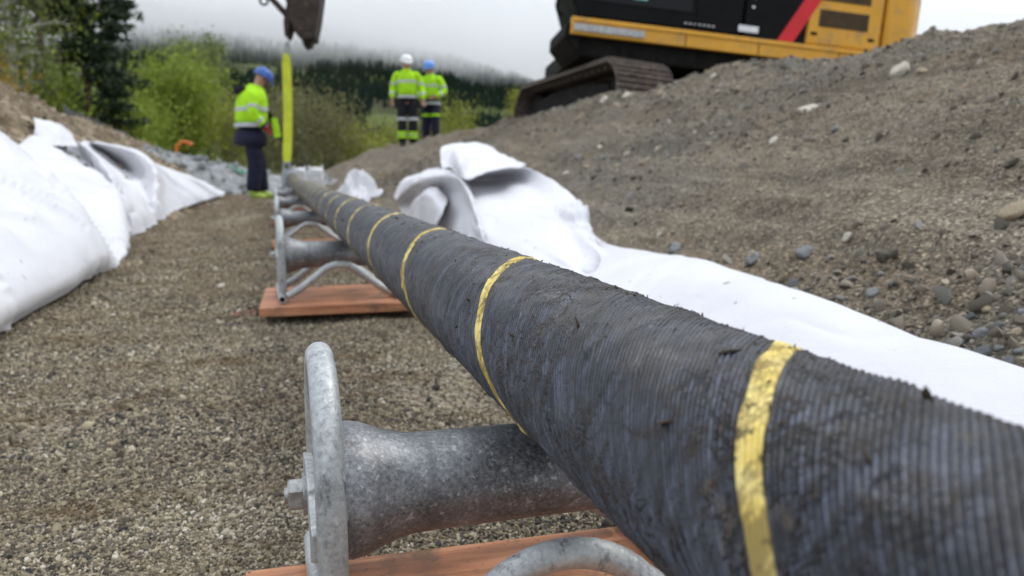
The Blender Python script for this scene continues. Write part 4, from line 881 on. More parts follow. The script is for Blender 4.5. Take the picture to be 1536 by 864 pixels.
# ------------------------------------------------------------------ lifting sling
s0, s1 = atY(430, 80, 9.8), atY(430, 243, 9.8)
sg = empty('lifting_sling', tuple(s1)); tag(sg, 'bright yellow webbing sling hanging from the excavator bucket to the cable end', 'sling')
for dx, dy in ((0, -.018), (.008, .02)):
    n = 24; t = np.linspace(0, 1, n); mb = MB(); vv = []
    for q in t:
        p = s1 * (1 - q) + s0 * q; wd = .048 * (1 - .45 * max(0, q - .93) / .07) * (1 - .3 * max(0, .06 - q) / .06); bow = .02 * sin(pi * q) * (1 if dy > 0 else .4)
        tw = .16 * sin(q * 5 + dy * 60); sway = .010 * sin(q * 4)
        for sx in (-1, 1):
            for sy in (-1, 1): vv.append((p[0] + sway + dx + sx * wd * cos(tw), p[1] + dy * (.3 + bow * 30) + sx * wd * sin(tw) + sy * .0045, p[2]))
    ff = []
    for i in range(n - 1):
        b = i * 4; c = b + 4
        ff += [(b, b + 2, c + 2, c), (b + 1, c + 1, c + 3, b + 3), (b, c, c + 1, b + 1), (b + 2, b + 3, c + 3, c + 2)]
    ff += [(0, 1, 3, 2), ((n-1)*4, (n-1)*4+2, (n-1)*4+3, (n-1)*4+1)]
    mb.add(vv, ff); under(mb.build('webbing', M['sling']), sg)
mb = MB(); mb.tube([(s0[0] + .02 * cos(a) + .012, s0[1], s0[2] + .05 + .07 * sin(a)) for a in np.linspace(0, 2 * pi, 18, endpoint=False)], .012, 8, closed=True); under(mb.build('shackle', M['zinc']), sg)
mb = MB(); q = s1 + np.array([.0, 0, -.03])
mb.tube([(q[0] - .03, q[1], q[2] + .03), (q[0] - .036, q[1], q[2] - .04), (q[0], q[1], q[2] - .115), (q[0] + .036, q[1], q[2] - .04), (q[0] + .03, q[1], q[2] + .03)], .014, 10); mb.tube([(q[0] - .045, q[1], q[2] + .02), (q[0] + .045, q[1], q[2] + .02)], .014, 10)
under(mb.build('shackle', M['grey_tape']), sg)
mb = MB(); mb.lathe([(0, .055), (.03, .066), (.16, .062), (.22, .05)], (q[0], q[1] - .02, q[2] - .27), (0, 0, 1), 16); under(mb.build('sleeve', M['grey_tape']), sg)

# ------------------------------------------------------------------ people
def skin_body(joints, edges, root):
    me = bpy.data.meshes.new('body_skeleton'); names = list(joints); me.from_pydata([joints[k][0] for k in names], [(names.index(a), names.index(b)) for a, b in edges], [])
    o = bpy.data.objects.new('body_skeleton', me); COL.objects.link(o); md = o.modifiers.new('skin', 'SKIN'); md.use_smooth_shade = True
    lay = me.skin_vertices[0].data
    for i, k in enumerate(names):
        r = joints[k][1]; lay[i].radius = (r, r) if not hasattr(r, '__len__') else r; lay[i].use_root = (k == root)
    sb = o.modifiers.new('sub', 'SUBSURF'); sb.levels = sb.render_levels = 2
    dg = bpy.context.evaluated_depsgraph_get(); res = bpy.data.meshes.new_from_object(o.evaluated_get(dg)); bpy.data.objects.remove(o); bpy.data.meshes.remove(me)
    return res
def person(label, loc, face, J, helmet, cloth, height=1.0, group='workers in high visibility jackets'):
    """J: joint positions; face: world angle the figure looks towards (0 = +X); figure is built looking along +Y"""
    root = empty('person', loc, (0, 0, face - pi / 2)); root.scale = (height,) * 3; tag(root, label, 'person', group)
    V3 = lambda k: Vector(J[k])
    jo = {'pelvis': (J['pelvis'], (.15, .11)), 'belly': (V3('pelvis').lerp(V3('chest'), .5), (.145, .105)), 'chest': (J['chest'], (.16, .115)), 'neck': (J['neck'], .058), 'skull': (J['head'], (.078, .092)), 'crown': (V3('head') + Vector((0, -.01, .085)), (.06, .07))}
    ed = [('pelvis', 'belly'), ('belly', 'chest'), ('chest', 'neck'), ('neck', 'skull'), ('skull', 'crown')]
    for s in 'lr':
        jo.update({'sho' + s: (J['sho' + s], .062), 'elb' + s: (J['elb' + s], .045), 'wri' + s: (J['wri' + s], .030), 'palm' + s: (J['palm' + s], (.040, .020)),
                   'hip' + s: (J['hip' + s], .088), 'kne' + s: (J['kne' + s], .062), 'ank' + s: (J['ank' + s], .042), 'toe' + s: (V3('ank' + s) + Vector((0, .13, -.05)), .034)})
        ed += [('chest', 'sho' + s), ('sho' + s, 'elb' + s), ('elb' + s, 'wri' + s), ('wri' + s, 'palm' + s), ('pelvis', 'hip' + s), ('hip' + s, 'kne' + s), ('kne' + s, 'ank' + s), ('ank' + s, 'toe' + s)]
    me = skin_body(jo, ed, 'pelvis')
    add = MB(); h = V3('head'); look = J.get('look', Vector((0, 1, 0))).normalized(); side = look.cross(Vector((0, 0, 1))).normalized(); upv = side.cross(look)
    add.tube([h + look * .086 + upv * .02, h + look * .105 - upv * .022, h + look * .090 - upv * .034], [.008, .016, .012], 8)         # nose
    add.tube([h + look * .088 - upv * .062 - side * .022, h + look * .094 - upv * .062, h + look * .088 - upv * .062 + side * .022], .006, 6)   # mouth
    for q in (-1, 1):
        add.tube([h + side * q * .080 + upv * .03 - look * .01, h + side * q * .092 - look * .015, h + side * q * .080 - upv * .035], [.008, .014, .009], 8)   # ears
        add.tube([h + look * .082 + side * q * .034 + upv * .017, h + look * .090 + side * q * .034 + upv * .017], .010, 8, mi=1)           # eyes
    for s in 'lr':
        w, p = V3('wri' + s), V3('palm' + s); d = (p - w).normalized(); curl = J.get('curl' + s, Vector((0, 1, 0))); ac = d.cross(curl).normalized(); curl = ac.cross(d).normalized()
        for i, (off, ln) in enumerate(((-.03, .062), (-.010, .072), (.010, .067), (.03, .052))):
            b = p + d * .02 + ac * off; m = b + d * ln * .55 + curl * .010; e2 = m + d * ln * .35 + curl * ln * .45; add.tube([b, m, e2], [.0095, .009, .007], 7, mi=2 if J.get('glove' + s) else 0)
        sgn = -1 if s == 'l' else 1; b = w.lerp(p, .55) + ac * .03; add.tube([b, b + d * .03 + ac * .024 + curl * .018, b + d * .062 + ac * .022 + curl * .036], [.012, .011, .008], 7, mi=2 if J.get('glove' + s) else 0)
    bm = bmesh.new(); bm.from_mesh(me); base = len(bm.verts); vs_ = [bm.verts.new(v) for v in add.v]
    for f, mi in zip(add.f, add.m):
        try: fc = bm.faces.new([vs_[i] for i in f]); fc.material_index = mi; fc.smooth = True
        except ValueError: pass
    for f in bm.faces:
        c = f.calc_center_median()
        if f.material_index == 0:
            for s in 'lr':
                if J.get('glove' + s) and (c - V3('palm' + s)).length < .075: f.material_index = 2
    bmesh.ops.recalc_face_normals(bm, faces=bm.faces); bm.to_mesh(me); bm.free(); me.name = 'body'
    body = link_mesh('body', me, [M['skin'], M['hair'], M['red_glove']], root)
    # jacket: torso shell and two sleeves
    lime, dark, silver, trou = M[cloth['lime']], M[cloth['dark']], M['reflective'], M[cloth['trousers']]
    pel, che, nek = V3('pelvis'), V3('chest'), V3('neck'); hem = cloth.get('hem', -.12)
    jk = MB(); cen = []; rad = []
    for t, rx, ry in ((hem, .205, .165), (hem + .06, .215, .175), (.02, .21, .17), (.14, .205, .165), (.26, .215, .17), (.36, .225, .165), (.44, .215, .15), (.50, .17, .125), (.545, .105, .095), (.60, .085, .088)):
        H = (che.z - pel.z); k = t / .36; c = pel + (che - pel) * k if t <= .36 else che + (nek - che) * ((t - .36) / .18)
        cen.append(c); rad.append((ry, rx))
    ws = cloth.get('width', 1.0); rad = [(a * ws, b * ws) for a, b in rad]
    cut = cloth.get('cut', 3)
    lo, hi = MB(), MB(); lo.tube(cen[:cut + 1], [(a * 1.004, b * 1.004) for a, b in rad[:cut + 1]], 20, up=(0, 1, 0)); hi.tube(cen[cut:], rad[cut:], 20, up=(0, 1, 0))
    for s in 'lr':
        a, b, c = V3('sho' + s), V3('elb' + s), V3('wri' + s)
        hi.tube([che.lerp(a, .55), a + Vector((0, 0, .012)), a.lerp(b, .3), a.lerp(b, .75), b, b.lerp(c, .35), b.lerp(c, .85), b.lerp(c, .95)], [.10, .092, .088, .080, .078, .072, .060, .052], 14)
    jko = hi.build('jacket', lime, root, subsurf=1, angle=0); jlo = lo.build('jacket_skirt', dark, root, subsurf=1, angle=0)
    def ring(c0, c1, r, name='reflective_tape', m=None, seg=20):
        q = MB(); q.tube([c0, c1], r, seg, up=(0, 1, 0)); q.build(name, m or silver, root)
    for k, dz in cloth.get('bands', ((3, .0), (5, -.01))):
        c = cen[k] + Vector((0, 0, dz)); r = (rad[k][0] * 1.015, rad[k][1] * 1.015); ring(c - Vector((0, 0, .026)), c + Vector((0, 0, .026)), [r, r])
    for s in 'lr':
        b, c = V3('elb' + s), V3('wri' + s); a = V3('sho' + s)
        for p0, p1, r in ((b.lerp(c, .42), b.lerp(c, .60), .0735), (a.lerp(b, .60), a.lerp(b, .74), .0855)): ring(p0, p1, r, seg=14)
        if cloth.get('cuff'): ring(b.lerp(c, .84), b.lerp(c, .98), .0645, 'cuff', dark, 14)
    col = MB(); col.tube([nek + Vector((0, -.01, -.075)), nek + Vector((0, 0, -.01)), nek + Vector((0, .005, .045))], [(.115, .125), (.10, .105), (.092, .095)], 16, up=(0, 1, 0)); col.build('collar', M[cloth.get('collar', 'lime')], root, subsurf=1, angle=0)
    # trousers
    tr = MB(); tr.tube([pel + Vector((0, 0, .08)), pel + Vector((0, 0, .0)), pel + Vector((0, 0, -.10))], [(.15, .18), (.155, .19), (.13, .18)], 18, up=(0, 1, 0))
    for s in 'lr':
        a, b, c = V3('hip' + s), V3('kne' + s), V3('ank' + s); tr.tube([a + Vector((0, 0, .03)), a.lerp(b, .35), a.lerp(b, .8), b, b.lerp(c, .4), b.lerp(c, .85), b.lerp(c, .97)], [q * cloth.get('leg', 1) for q in (.115, .112, .098, .095, .092, .088, .082)], 16)
    tr.build('trousers', trou, root, subsurf=1, angle=0)
    for s in 'lr':
        a, b, c = V3('hip' + s), V3('kne' + s), V3('ank' + s)
        for (seg_, t0, t1, m) in cloth.get('leg_bands', ()):
            p, q = (a, b) if seg_ == 't' else (b, c); ring(p.lerp(q, t0), p.lerp(q, t1), .106 if seg_ == 't' else .099, 'leg_band', M[m], 16)
        k = V3('ank' + s); f = Vector((0, 1, 0)); f.rotate(Quaternion((0, 0, 1), J.get('toe' + s, 0)))
        bt = MB(); bt.tube([k + Vector((0, 0, .10)), k + Vector((0, 0, .02)) - f * .01, k + Vector((0, 0, -.035)) + f * .02, k - Vector((0, 0, .052)) + f * .10, k - Vector((0, 0, .055)) + f * .19], [.075, .072, (.065, .06), (.05, .055), (.034, .042)], 14, up=(0, 1, 0))
        bt.build('boot', M[cloth['boot']], root, subsurf=1, angle=0)
    # helmet
    hm = MB(); o = h + upv * .035 - look * .005
    prof = [(0, .120), (.03, .120), (.07, .112), (.10, .092), (.122, .058), (.130, .012)]
    hm.lathe(prof, o, upv, 24); vsn = len(hm.v)
    hm.v = [tuple(Vector(v) + look * (Vector(v) - o).dot(look) * .14) for v in hm.v]
    br = [(o + side * (.122 * cos(a)) + look * (.135 * sin(a))) for a in np.linspace(0, 2 * pi, 24, endpoint=False)]
    hm.tube(br, .010, 8, closed=True)
    pk = [o + look * .12 + side * q * .085 for q in (-1, 1)] + [o + look * .185 + side * q * .055 - upv * .012 for q in (1, -1)]
    hm.add(pk + [p - upv * .010 for p in pk], [(0, 1, 2, 3), (7, 6, 5, 4), (0, 4, 5, 1), (1, 5, 6, 2), (2, 6, 7, 3), (3, 7, 4, 0)])
    hm.build('helmet', M[helmet], root, angle=50)
    if cloth.get('muffs'):
        mf = MB()
        for q in (-1, 1): mf.lathe([(0, .04), (.03, .036)], o + side * q * .115 - upv * .01, side * q, 12)
        mf.build('ear_muff', M['black_cloth'], root)
    return root
def pose(**k):
    J = dict(pelvis=(0, 0, .96), chest=(0, .0, 1.32), neck=(0, .02, 1.50), head=(0, .055, 1.655), shol=(-.20, 0, 1.44), shor=(.20, 0, 1.44), elbl=(-.27, -.02, 1.16), elbr=(.27, -.02, 1.16), wril=(-.28, .08, .93), wrir=(.28, .08, .93),
             palml=(-.275, .10, .86), palmr=(.275, .10, .86), hipl=(-.10, 0, .90), hipr=(.10, 0, .90), knel=(-.11, .02, .49), kner=(.11, .02, .49), ankl=(-.12, 0, .07), ankr=(.12, 0, .07)); J.update(k); return J
gz = lambda x, y: float(g_floor(x, y))
# the one by the cable end: seen from the side, bent a little forward, looking down
p = atY(381, 293, 11.9)
Pw = pose(chest=(0, .03, 1.31), neck=(0, .09, 1.49), head=(0, .18, 1.63), look=Vector((0, .85, -.5)), shol=(-.19, .03, 1.42), shor=(.19, .03, 1.42), elbr=(.27, -.02, 1.14), wrir=(.24, .13, .98), palmr=(.22, .17, .92), elbl=(-.26, .06, 1.13), wril=(-.20, .25, 1.00), palml=(-.17, .30, .97),
          glover=True, glovel=True, ankl=(-.11, .14, .07), knel=(-.10, .10, .49), ankr=(.11, -.03, .07))
w1 = person('worker in blue helmet and lime jacket standing by the yellow sling', (p[0], 11.9, gz(p[0], 11.9) + .012), radians(12), Pw, 'helmet_blue', dict(lime='lime', dark='navy', trousers='navy', boot='boot_lime', hem=-.27, cut=2, cuff=True, collar='lime', width=1.30, bands=((2, .02), (4, .0)), leg=1.14), 1.0)
fl = MB(); fl.add([(-.10, .19, 1.26), (.09, .20, 1.26), (.16, .40, .78), (-.02, .43, .76), (-.10, .22, 1.26), (.09, .23, 1.26), (.16, .43, .78), (-.02, .46, .76)], [(0, 1, 2, 3), (7, 6, 5, 4), (0, 4, 5, 1), (1, 5, 6, 2), (2, 6, 7, 3), (3, 7, 4, 0)])
fl.build('open_jacket_flap', M['black_cloth'], w1, smooth=False, bevel=.008)
fl = MB(); fl.add([(.16, .25, 1.10), (.165, .33, 1.10), (.20, .36, .84), (.19, .27, .83), (.18, .25, 1.10), (.185, .33, 1.10), (.22, .36, .84), (.21, .27, .83)], [(0, 1, 2, 3), (7, 6, 5, 4), (0, 4, 5, 1), (1, 5, 6, 2), (2, 6, 7, 3), (3, 7, 4, 0)])
fl.build('pocket_strap', M['lime'], w1, smooth=False, bevel=.005)
hdm = MB(); hdm.tube([(-.12, -.06, 1.50), (-.06, -.15, 1.47), (0, -.18, 1.45), (.06, -.15, 1.47), (.12, -.06, 1.50)], [.035, .05, .056, .05, .035], 10); hdm.build('hood', M['black_cloth'], w1, subsurf=1, angle=0)
bl = MB(); bl.box((.13, .06, .80), (.18, .13, .86)); bl.build('belt_pouch', M['reflective'], w1, smooth=False, bevel=.01)
# two on the bank
x2 = atY(612, 213, 16.6); Pf = pose(ankl=(-.10, 0, .07), ankr=(.11, .03, .07), elbl=(-.29, -.02, 1.16), wril=(-.33, .06, .93), palml=(-.335, .09, .86), elbr=(.28, -.03, 1.16), wrir=(.30, .04, .95), palmr=(.30, .06, .88), look=Vector((-.2, 1, -.25)))
person('worker in white helmet standing on the bank crest facing the camera', (x2[0], 16.6, float(g_right(x2[0], 16.6)) - .01), radians(-100), Pf, 'helmet_white', dict(lime='lime', dark='black_cloth', trousers='black_cloth', boot='boot_dark', hem=-.02, cut=2, collar='black_cloth', width=.98, bands=((2, .01), (5, -.03)), leg_bands=(('t', .80, .93, 'reflective'), ('c', .45, .78, 'lime'), ('c', .57, .65, 'reflective'))), 1.0)
x3 = 3.22; Pq = pose(elbl=(-.30, -.06, 1.17), wril=(-.20, .14, 1.06), palml=(-.15, .18, 1.04), elbr=(.27, .02, 1.15), wrir=(.14, .19, 1.03), palmr=(.10, .22, 1.00), look=Vector((-.3, 1, -.25)), head=(-.01, .08, 1.645))
person('worker in light blue helmet half behind the white helmeted one', (x3, 16.9, float(g_right(x3, 16.9)) - .01), radians(-130), Pq, 'helmet_sky', dict(lime='lime', dark='black_cloth', trousers='navy', boot='boot_dark', hem=-.12, cut=2, collar='lime', width=.96, bands=((1, .03), (5, -.03)), leg_bands=(('t', .45, .60, 'lime'),)), .985)
# ------------------------------------------------------------------ trench end: rubble berm, sacks, tarp
def berm_z(x, y):
    x = np.asarray(x, float); y = np.asarray(y, float)
    ch = np.interp(x, [-4.2, -2.2, -1.2, -.2, .9, 2.0, 2.8], [.95, .80, .60, .36, .24, .2, -.05])
    return ch * sstep(13.6, 15.0, y - .12 * x) * (1 - sstep(15.6, 18.0, y)) - .03 + .04 * fbm(x * 3, y * 3, 0, 3, 131)
berm = heightfield('rubble_berm', np.arange(-4.2, 2.9, .09), np.arange(13.3, 18.2, .09), berm_z, M['rubble']); tag(berm, 'grey rubble berm closing the trench behind the worker', 'rubble berm', kind='structure')
rr_ = np.random.RandomState(9); src = [rock_mesh('rubble_shape', s, 2, .3, (1, .8, .7), M['rubble']) for s in (31, 32, 33)]
for i in range(290):
    x = rr_.uniform(-3.6, 1.2); y = rr_.uniform(13.6, 15.6); s = .026 * math.exp(rr_.exponential(.5)); s = min(s, .10)
    o = bpy.data.objects.new('rubble_stone', src[i % 3]); COL.objects.link(o); o.parent = berm; o.location = (x, y, float(berm_z(x, y)) + s * .25); o.scale = (s, s * rr_.uniform(.7, 1.1), s * rr_.uniform(.6, 1)); o.rotation_euler = rr_.uniform(0, 6.28, 3)
def sack(px0, px1, py0, py1, Y, label):
    a, b = atY(px0, py1, Y), atY(px1, py0, Y); w, h = b[0] - a[0], b[2]; root = empty('white_sack', ((a[0] + b[0]) / 2, Y, .0)); tag(root, label, 'sack', 'white sacks beyond the cable end')
    mb = MB(); n = 9
    S = []
    for i, t in enumerate(np.linspace(0, 1, n)):
        k = 1 + .10 * sin(pi * t) ; S.append([(w / 2 * k * cx, .16 * k * cy, h * t + .01 * fbm(cx * 3 + Y, cy * 3, t, 2, 3)) for cx, cy in ((-1, -.7), (-.7, -1), (.7, -1), (1, -.7), (1, .7), (.7, 1), (-.7, 1), (-1, .7))])
    vv = [p for r in S for p in r]; ff = [(i*8+k, i*8+(k+1) % 8, (i+1)*8+(k+1) % 8, (i+1)*8+k) for i in range(n-1) for k in range(8)] + [tuple(range(7, -1, -1)), tuple((n-1)*8+k for k in range(8))]
    mb.add(vv, ff); mb.build('bag', M['white_bag'], root, subsurf=1, angle=0)
    for q in (-1, 1):
        l = MB(); l.tube([(q * w * .42, -.1, h * .97), (q * w * .40, -.05, h + .012), (q * w * .40, .05, h + .012), (q * w * .42, .1, h * .97)], .010, 6); l.build('lifting_loop', M['white_bag'], root)
sack(441, 459, 251, 290, 12.6, 'white woven sack beyond the cable end, the left one'); sack(463, 485, 250, 290, 12.9, 'white woven sack beyond the cable end, the right one')
# black plastic sheet hung between posts behind the left bank
a, b = atY(92, 158, 19.0), atY(203, 208, 23.5); root = empty('silt_fence', (a[0], a[1], 0)); tag(root, 'low black plastic silt fence behind the left bank under the pines', 'fence')
n, m = 60, 10; T, U = np.meshgrid(np.linspace(0, 1, n), np.linspace(0, 1, m), indexing='ij')
top = a[2] + (b[2] - a[2]) * T + .03 * np.sin(T * 19); Zb_ = np.zeros_like(T) - .05; X = a[0] + (b[0] - a[0]) * T + .06 * np.sin(T * 23 + U * 2); Y = a[1] + (b[1] - a[1]) * T + .05 * np.sin(T * 31 + 1)
o = np_mesh('plastic_sheet', np.stack([X, Y, Zb_ + (top - Zb_) * U], -1).reshape(-1, 3), grid_quads(n, m), M['tarp']); o.modifiers.new('thick', 'SOLIDIFY').thickness = .01; under(o, root)
for t in np.linspace(.02, .98, 6):
    mb = MB(); x, y = a[0] + (b[0] - a[0]) * t, a[1] + (b[1] - a[1]) * t + .08; mb.box((x - .02, y - .02, -.2), (x + .02, y + .02, a[2] + (b[2] - a[2]) * t + .05)); under(mb.build('post', M['stake'], smooth=False), root)
# orange pipe bend peeking over the berm and a green net
c = atY(275, 216, 17.0); root = empty('orange_pipe', (c[0], 17.0, float(berm_z(c[0], 16.9)))); mb = MB(); z0 = float(berm_z(c[0], 17.0))
mb.tube([(c[0] - .13, 17, z0 - .05), (c[0] - .12, 17, c[2] - .05), (c[0] - .03, 17, c[2] + .04), (c[0] + .08, 17, c[2] + .03), (c[0] + .13, 17, c[2] - .01)], .036, 14)
under(mb.build('pipe_bend', M['orange']), root); mb = MB(); mb.tube([(c[0] + .12, 17, c[2] + .0), (c[0] + .15, 17, c[2] - .025)], .046, 14); under(mb.build('pipe_collar', M['orange']), root); tag(root, 'small orange pipe bend sticking up behind the rubble berm', 'pipe')
c = on_surface(358, 260, berm_z, 10, 30); n = 14; T, U = np.meshgrid(np.linspace(-.11, .11, n), np.linspace(-.05, .05, n), indexing='ij')
o = np_mesh('green_net', np.stack([c[0] + T, c[1] + U, berm_z(c[0] + T, c[1] + U) + .06 + .03 * fbm(T * 9, U * 9, 0, 3, 5)], -1).reshape(-1, 3), grid_quads(n, n), M['green_net']); o.modifiers.new('thick', 'SOLIDIFY').thickness = .012
tag(o, 'scrap of green netting lying on the rubble berm beside the worker', 'netting')

# ------------------------------------------------------------------ trees
def leaf_cloud(centres, n, spread, size, rnd, aspect=.6, down=0.0):
    """n small leaf faces spread around the twig ends"""
    C3 = np.asarray(centres); k = rnd.randint(0, len(C3), n); P_ = C3[k] + rnd.normal(0, 1, (n, 3)) * spread; P_[:, 2] -= down * np.abs(rnd.normal(0, 1, n))
    d = rnd.normal(0, 1, (n, 3)); d[:, 2] -= down * 2; d /= np.linalg.norm(d, axis=1, keepdims=True); e = np.cross(d, rnd.normal(0, 1, (n, 3))); e /= np.linalg.norm(e, axis=1, keepdims=True)
    s = (size * np.exp(rnd.normal(0, .35, n)))[:, None]; a, b = d * s, e * s * aspect
    V_ = np.stack([P_ - a, P_ + b, P_ + a, P_ - b], 1).reshape(-1, 3); return V_, np.arange(4 * n).reshape(-1, 4)
def tree(name, px, Y, height, spread, label, leaf, bark, nleaf, lsize, seed, stems=1, crown_from=.25, limbs=16, upward=.8, group='trees behind the trench', lspread=.35, cat='tree', trunk_r=.012, z0=0.0):
    rnd = np.random.RandomState(seed); base = atY(px, 254, Y); bx, by = base[0], base[1]
    root = empty(name, (bx, by, z0)); tag(root, label, cat, group); mb = MB(); tips = []
    for st in range(stems):
        a0 = rnd.uniform(0, 6.28); lean = (.0 if stems == 1 else .42) * spread; H_ = height * (1 if stems == 1 else rnd.uniform(.72, 1.0)); pts = []
        for i in range(8):
            t = i / 7; pts.append(Vector((lean * cos(a0) * t ** .8 + .03 * height * rnd.normal() * t * .4, lean * sin(a0) * t ** .8 + .03 * height * rnd.normal() * t * .4, H_ * .94 * t)))
        r0 = height * trunk_r / sqrt(stems) * 1.2; mb.tube(pts, [r0 * (1 - .88 * i / 7) for i in range(8)], 8)
        for k in range(limbs):
            t = crown_from + (1 - crown_from) * ((k + rnd.rand()) / limbs) ** .9; t = min(t, .985); i = min(int(t * 7), 6); p = pts[i].lerp(pts[i + 1], t * 7 - i)
            prof = sin(pi * min(1, max(0.12, (t - crown_from) / (1 - crown_from) * .85 + .15))) ** .7
            L = spread * prof * rnd.uniform(.65, 1.1) * (1 if stems == 1 else .62); a = rnd.uniform(0, 6.28); el = upward * rnd.uniform(.6, 1.25) * (.5 + .7 * t)
            d = Vector((cos(a) * cos(el), sin(a) * cos(el), sin(el))); rr0 = r0 * (1 - .85 * t) * .55; q = [p]
            for j in range(1, 5):
                d = (d + Vector(rnd.normal(0, .16, 3))).normalized(); q.append(q[-1] + d * (L / 4))
            mb.tube(q, [rr0 * (1 - .2 * j) + .003 for j in range(5)], 5)
            for j in range(1, 5):
                tips.append(q[j][:]); 
                for _ in range(2):
                    d2 = (d + Vector(rnd.normal(0, .55, 3))).normalized(); L2 = L * rnd.uniform(.18, .42); e1 = q[j] + d2 * L2 * .5; e2 = e1 + (d2 + Vector(rnd.normal(0, .3, 3))).normalized() * L2 * .5
                    mb.tube([q[j], e1, e2], [rr0 * .35 + .002, rr0 * .25 + .002, .002], 4); tips += [e1[:], e2[:]]
    mb.build('trunk', bark, root)
    V_, F_ = leaf_cloud(tips, nleaf, spread * lspread * .32, lsize, rnd); np_mesh('crown', V_, F_, leaf, root, smooth=False)
    return root
def conifer(px, Y, height, width, label, seed, bare=.3, group='dark pines behind the left bank', name='pine_tree'):
    rnd = np.random.RandomState(seed); base = atY(px, 254, Y); root = empty(name, (base[0], base[1], 0)); tag(root, label, 'tree', group)
    mb = MB(); H_ = height; pts = [Vector((.05 * rnd.normal() * i, .05 * rnd.normal() * i, H_ * i / 9)) for i in range(10)]; r0 = .011 * H_; mb.tube(pts, [r0 * (1 - .93 * i / 9) for i in range(10)], 8); V_ = []
    nw = int(H_ * 2.3)
    for w in range(nw):
        t = bare + (1 - bare) * (w + rnd.uniform(-.3, .3)) / nw; t = min(max(t, bare), .99); i = min(int(t * 9), 8); p = pts[i].lerp(pts[i+1], t * 9 - i)
        L = width * (1 - ((t - bare) / (1 - bare))) ** .75 * rnd.uniform(.7, 1.15) + .12
        if rnd.rand() < .12: L *= .5
        for b in range(rnd.randint(4, 7)):
            a = rnd.uniform(0, 6.28); l = L * rnd.uniform(.6, 1.1); dr = rnd.uniform(-.25, .12) + .35 * t; q = [p, p + Vector((cos(a) * l * .5, sin(a) * l * .5, l * dr * .5)), p + Vector((cos(a) * l, sin(a) * l, l * (dr * .6) + .06))]
            mb.tube(q, [r0 * .16, r0 * .1, .004], 4); m = int(26 + 50 * l)
            tt = rnd.uniform(.25, 1.05, m)[:, None]; P_ = np.array(q[0]) * (1 - tt) + np.array(q[2]) * tt; P_ += rnd.normal(0, 1, (m, 3)) * (.10 + .05 * l, .10 + .05 * l, .055); V_.append(P_)
    mb.build('trunk', M['bark_pine'], root); C3 = np.concatenate(V_); v, f = leaf_cloud(C3, len(C3) * 2, .05, .075, rnd, .35); np_mesh('crown', v, f, M['needle'], root, smooth=False); return root
B_, L_ = M['bark'], M['leaf_birch']
tree('birch_tree', -12, 24, 10.5, 2.0, 'slender pale leafed tree at the left picture edge', L_, B_, 7000, .045, 1, crown_from=.1, limbs=30, lspread=.8)
tree('birch_tree', 36, 24.5, 11.5, 1.7, 'slender tree with pale grey trunk left of the pines', L_, M['bark_birch'], 8000, .045, 2, crown_from=.12, limbs=30, lspread=.8, trunk_r=.011)
tree('birch_tree', 72, 25, 11, 1.3, 'thin fresh green tree between pale trunk and pines', M['leaf_willow'], B_, 6500, .05, 3, crown_from=.15, limbs=26, lspread=.8)
tree('birch_tree', 14, 31, 12, 2.2, 'grey green tree behind the pale trunk at far left', M['leaf_brush'], B_, 7000, .05, 4, crown_from=.1, limbs=26, lspread=.9)
tree('shrub', 2, 22, 2.7, 1.0, 'rusty yellow shrub at the left edge on the bank', M['leaf_rust'], B_, 2600, .045, 5, stems=4, crown_from=.1, limbs=9, lspread=.9, cat='shrub', group='shrubs along the trench', z0=.3)
tree('shrub', 70, 25, 3.3, 1.3, 'fresh green shrub under the slender trees on the left bank', M['leaf_willow'], B_, 4200, .045, 6, stems=5, crown_from=.05, limbs=9, lspread=.9, cat='shrub', group='shrubs along the trench')
tree('shrub', 186, 27, 2.5, 1.0, 'bright green shrub between the pines and the round willow', M['leaf_willow'], B_, 5200, .045, 7, stems=6, crown_from=.05, limbs=9, lspread=.9, cat='shrub', group='shrubs along the trench')
conifer(112, 26, 10.2, .62, 'dark pine with bare lower trunk, left of the three pines', 11, .42); conifer(138, 25.5, 9.6, .72, 'dark pine in the middle of the three pines', 12, .36); conifer(168, 26, 6.4, .85, 'shortest dark pine, right of the three, top against the sky', 13, .28)
tree('willow_tree', 268, 32, 4.5, 2.15, 'round bright green willow with many stems behind the berm', M['leaf_willow'], B_, 17000, .05, 21, stems=9, crown_from=.2, limbs=14, upward=1.0, lspread=.7)
tree('birch_tree', 284, 40, 6.2, 1.1, 'slim light green treetop rising above the round willow', L_, M['bark_birch'], 3800, .06, 22, crown_from=.3, limbs=18, lspread=.9)
tree('birch_tree', 326, 41, 6.5, 1.0, 'slim light green treetop right of the round willow', L_, M['bark_birch'], 3600, .06, 23, crown_from=.3, limbs=18, lspread=.9)
tree('shrub', 222, 29, 2.7, 1.2, 'green bush at the left foot of the round willow', M['leaf_willow'], B_, 3600, .045, 24, stems=5, crown_from=.05, limbs=8, lspread=.9, cat='shrub', group='shrubs along the trench')
tree('shrub', 345, 30, 2.9, 1.4, 'green bush behind the worker in the blue helmet', M['leaf_yellow'], B_, 3400, .045, 25, stems=5, crown_from=.05, limbs=8, lspread=.9, cat='shrub', group='shrubs along the trench')
tree('shrub', 395, 33, 3.0, 1.7, 'brownish budding bush behind the yellow sling', M['leaf_brush'], B_, 4200, .045, 26, stems=7, crown_from=.08, limbs=10, lspread=1.0, cat='shrub', group='shrubs along the trench')
tree('shrub', 455, 31, 3.3, 1.6, 'tall brown twiggy bush right of the yellow sling', M['leaf_brush'], B_, 3600, .045, 27, stems=6, crown_from=.12, limbs=11, lspread=1.0, cat='shrub', group='shrubs along the trench', trunk_r=.017)
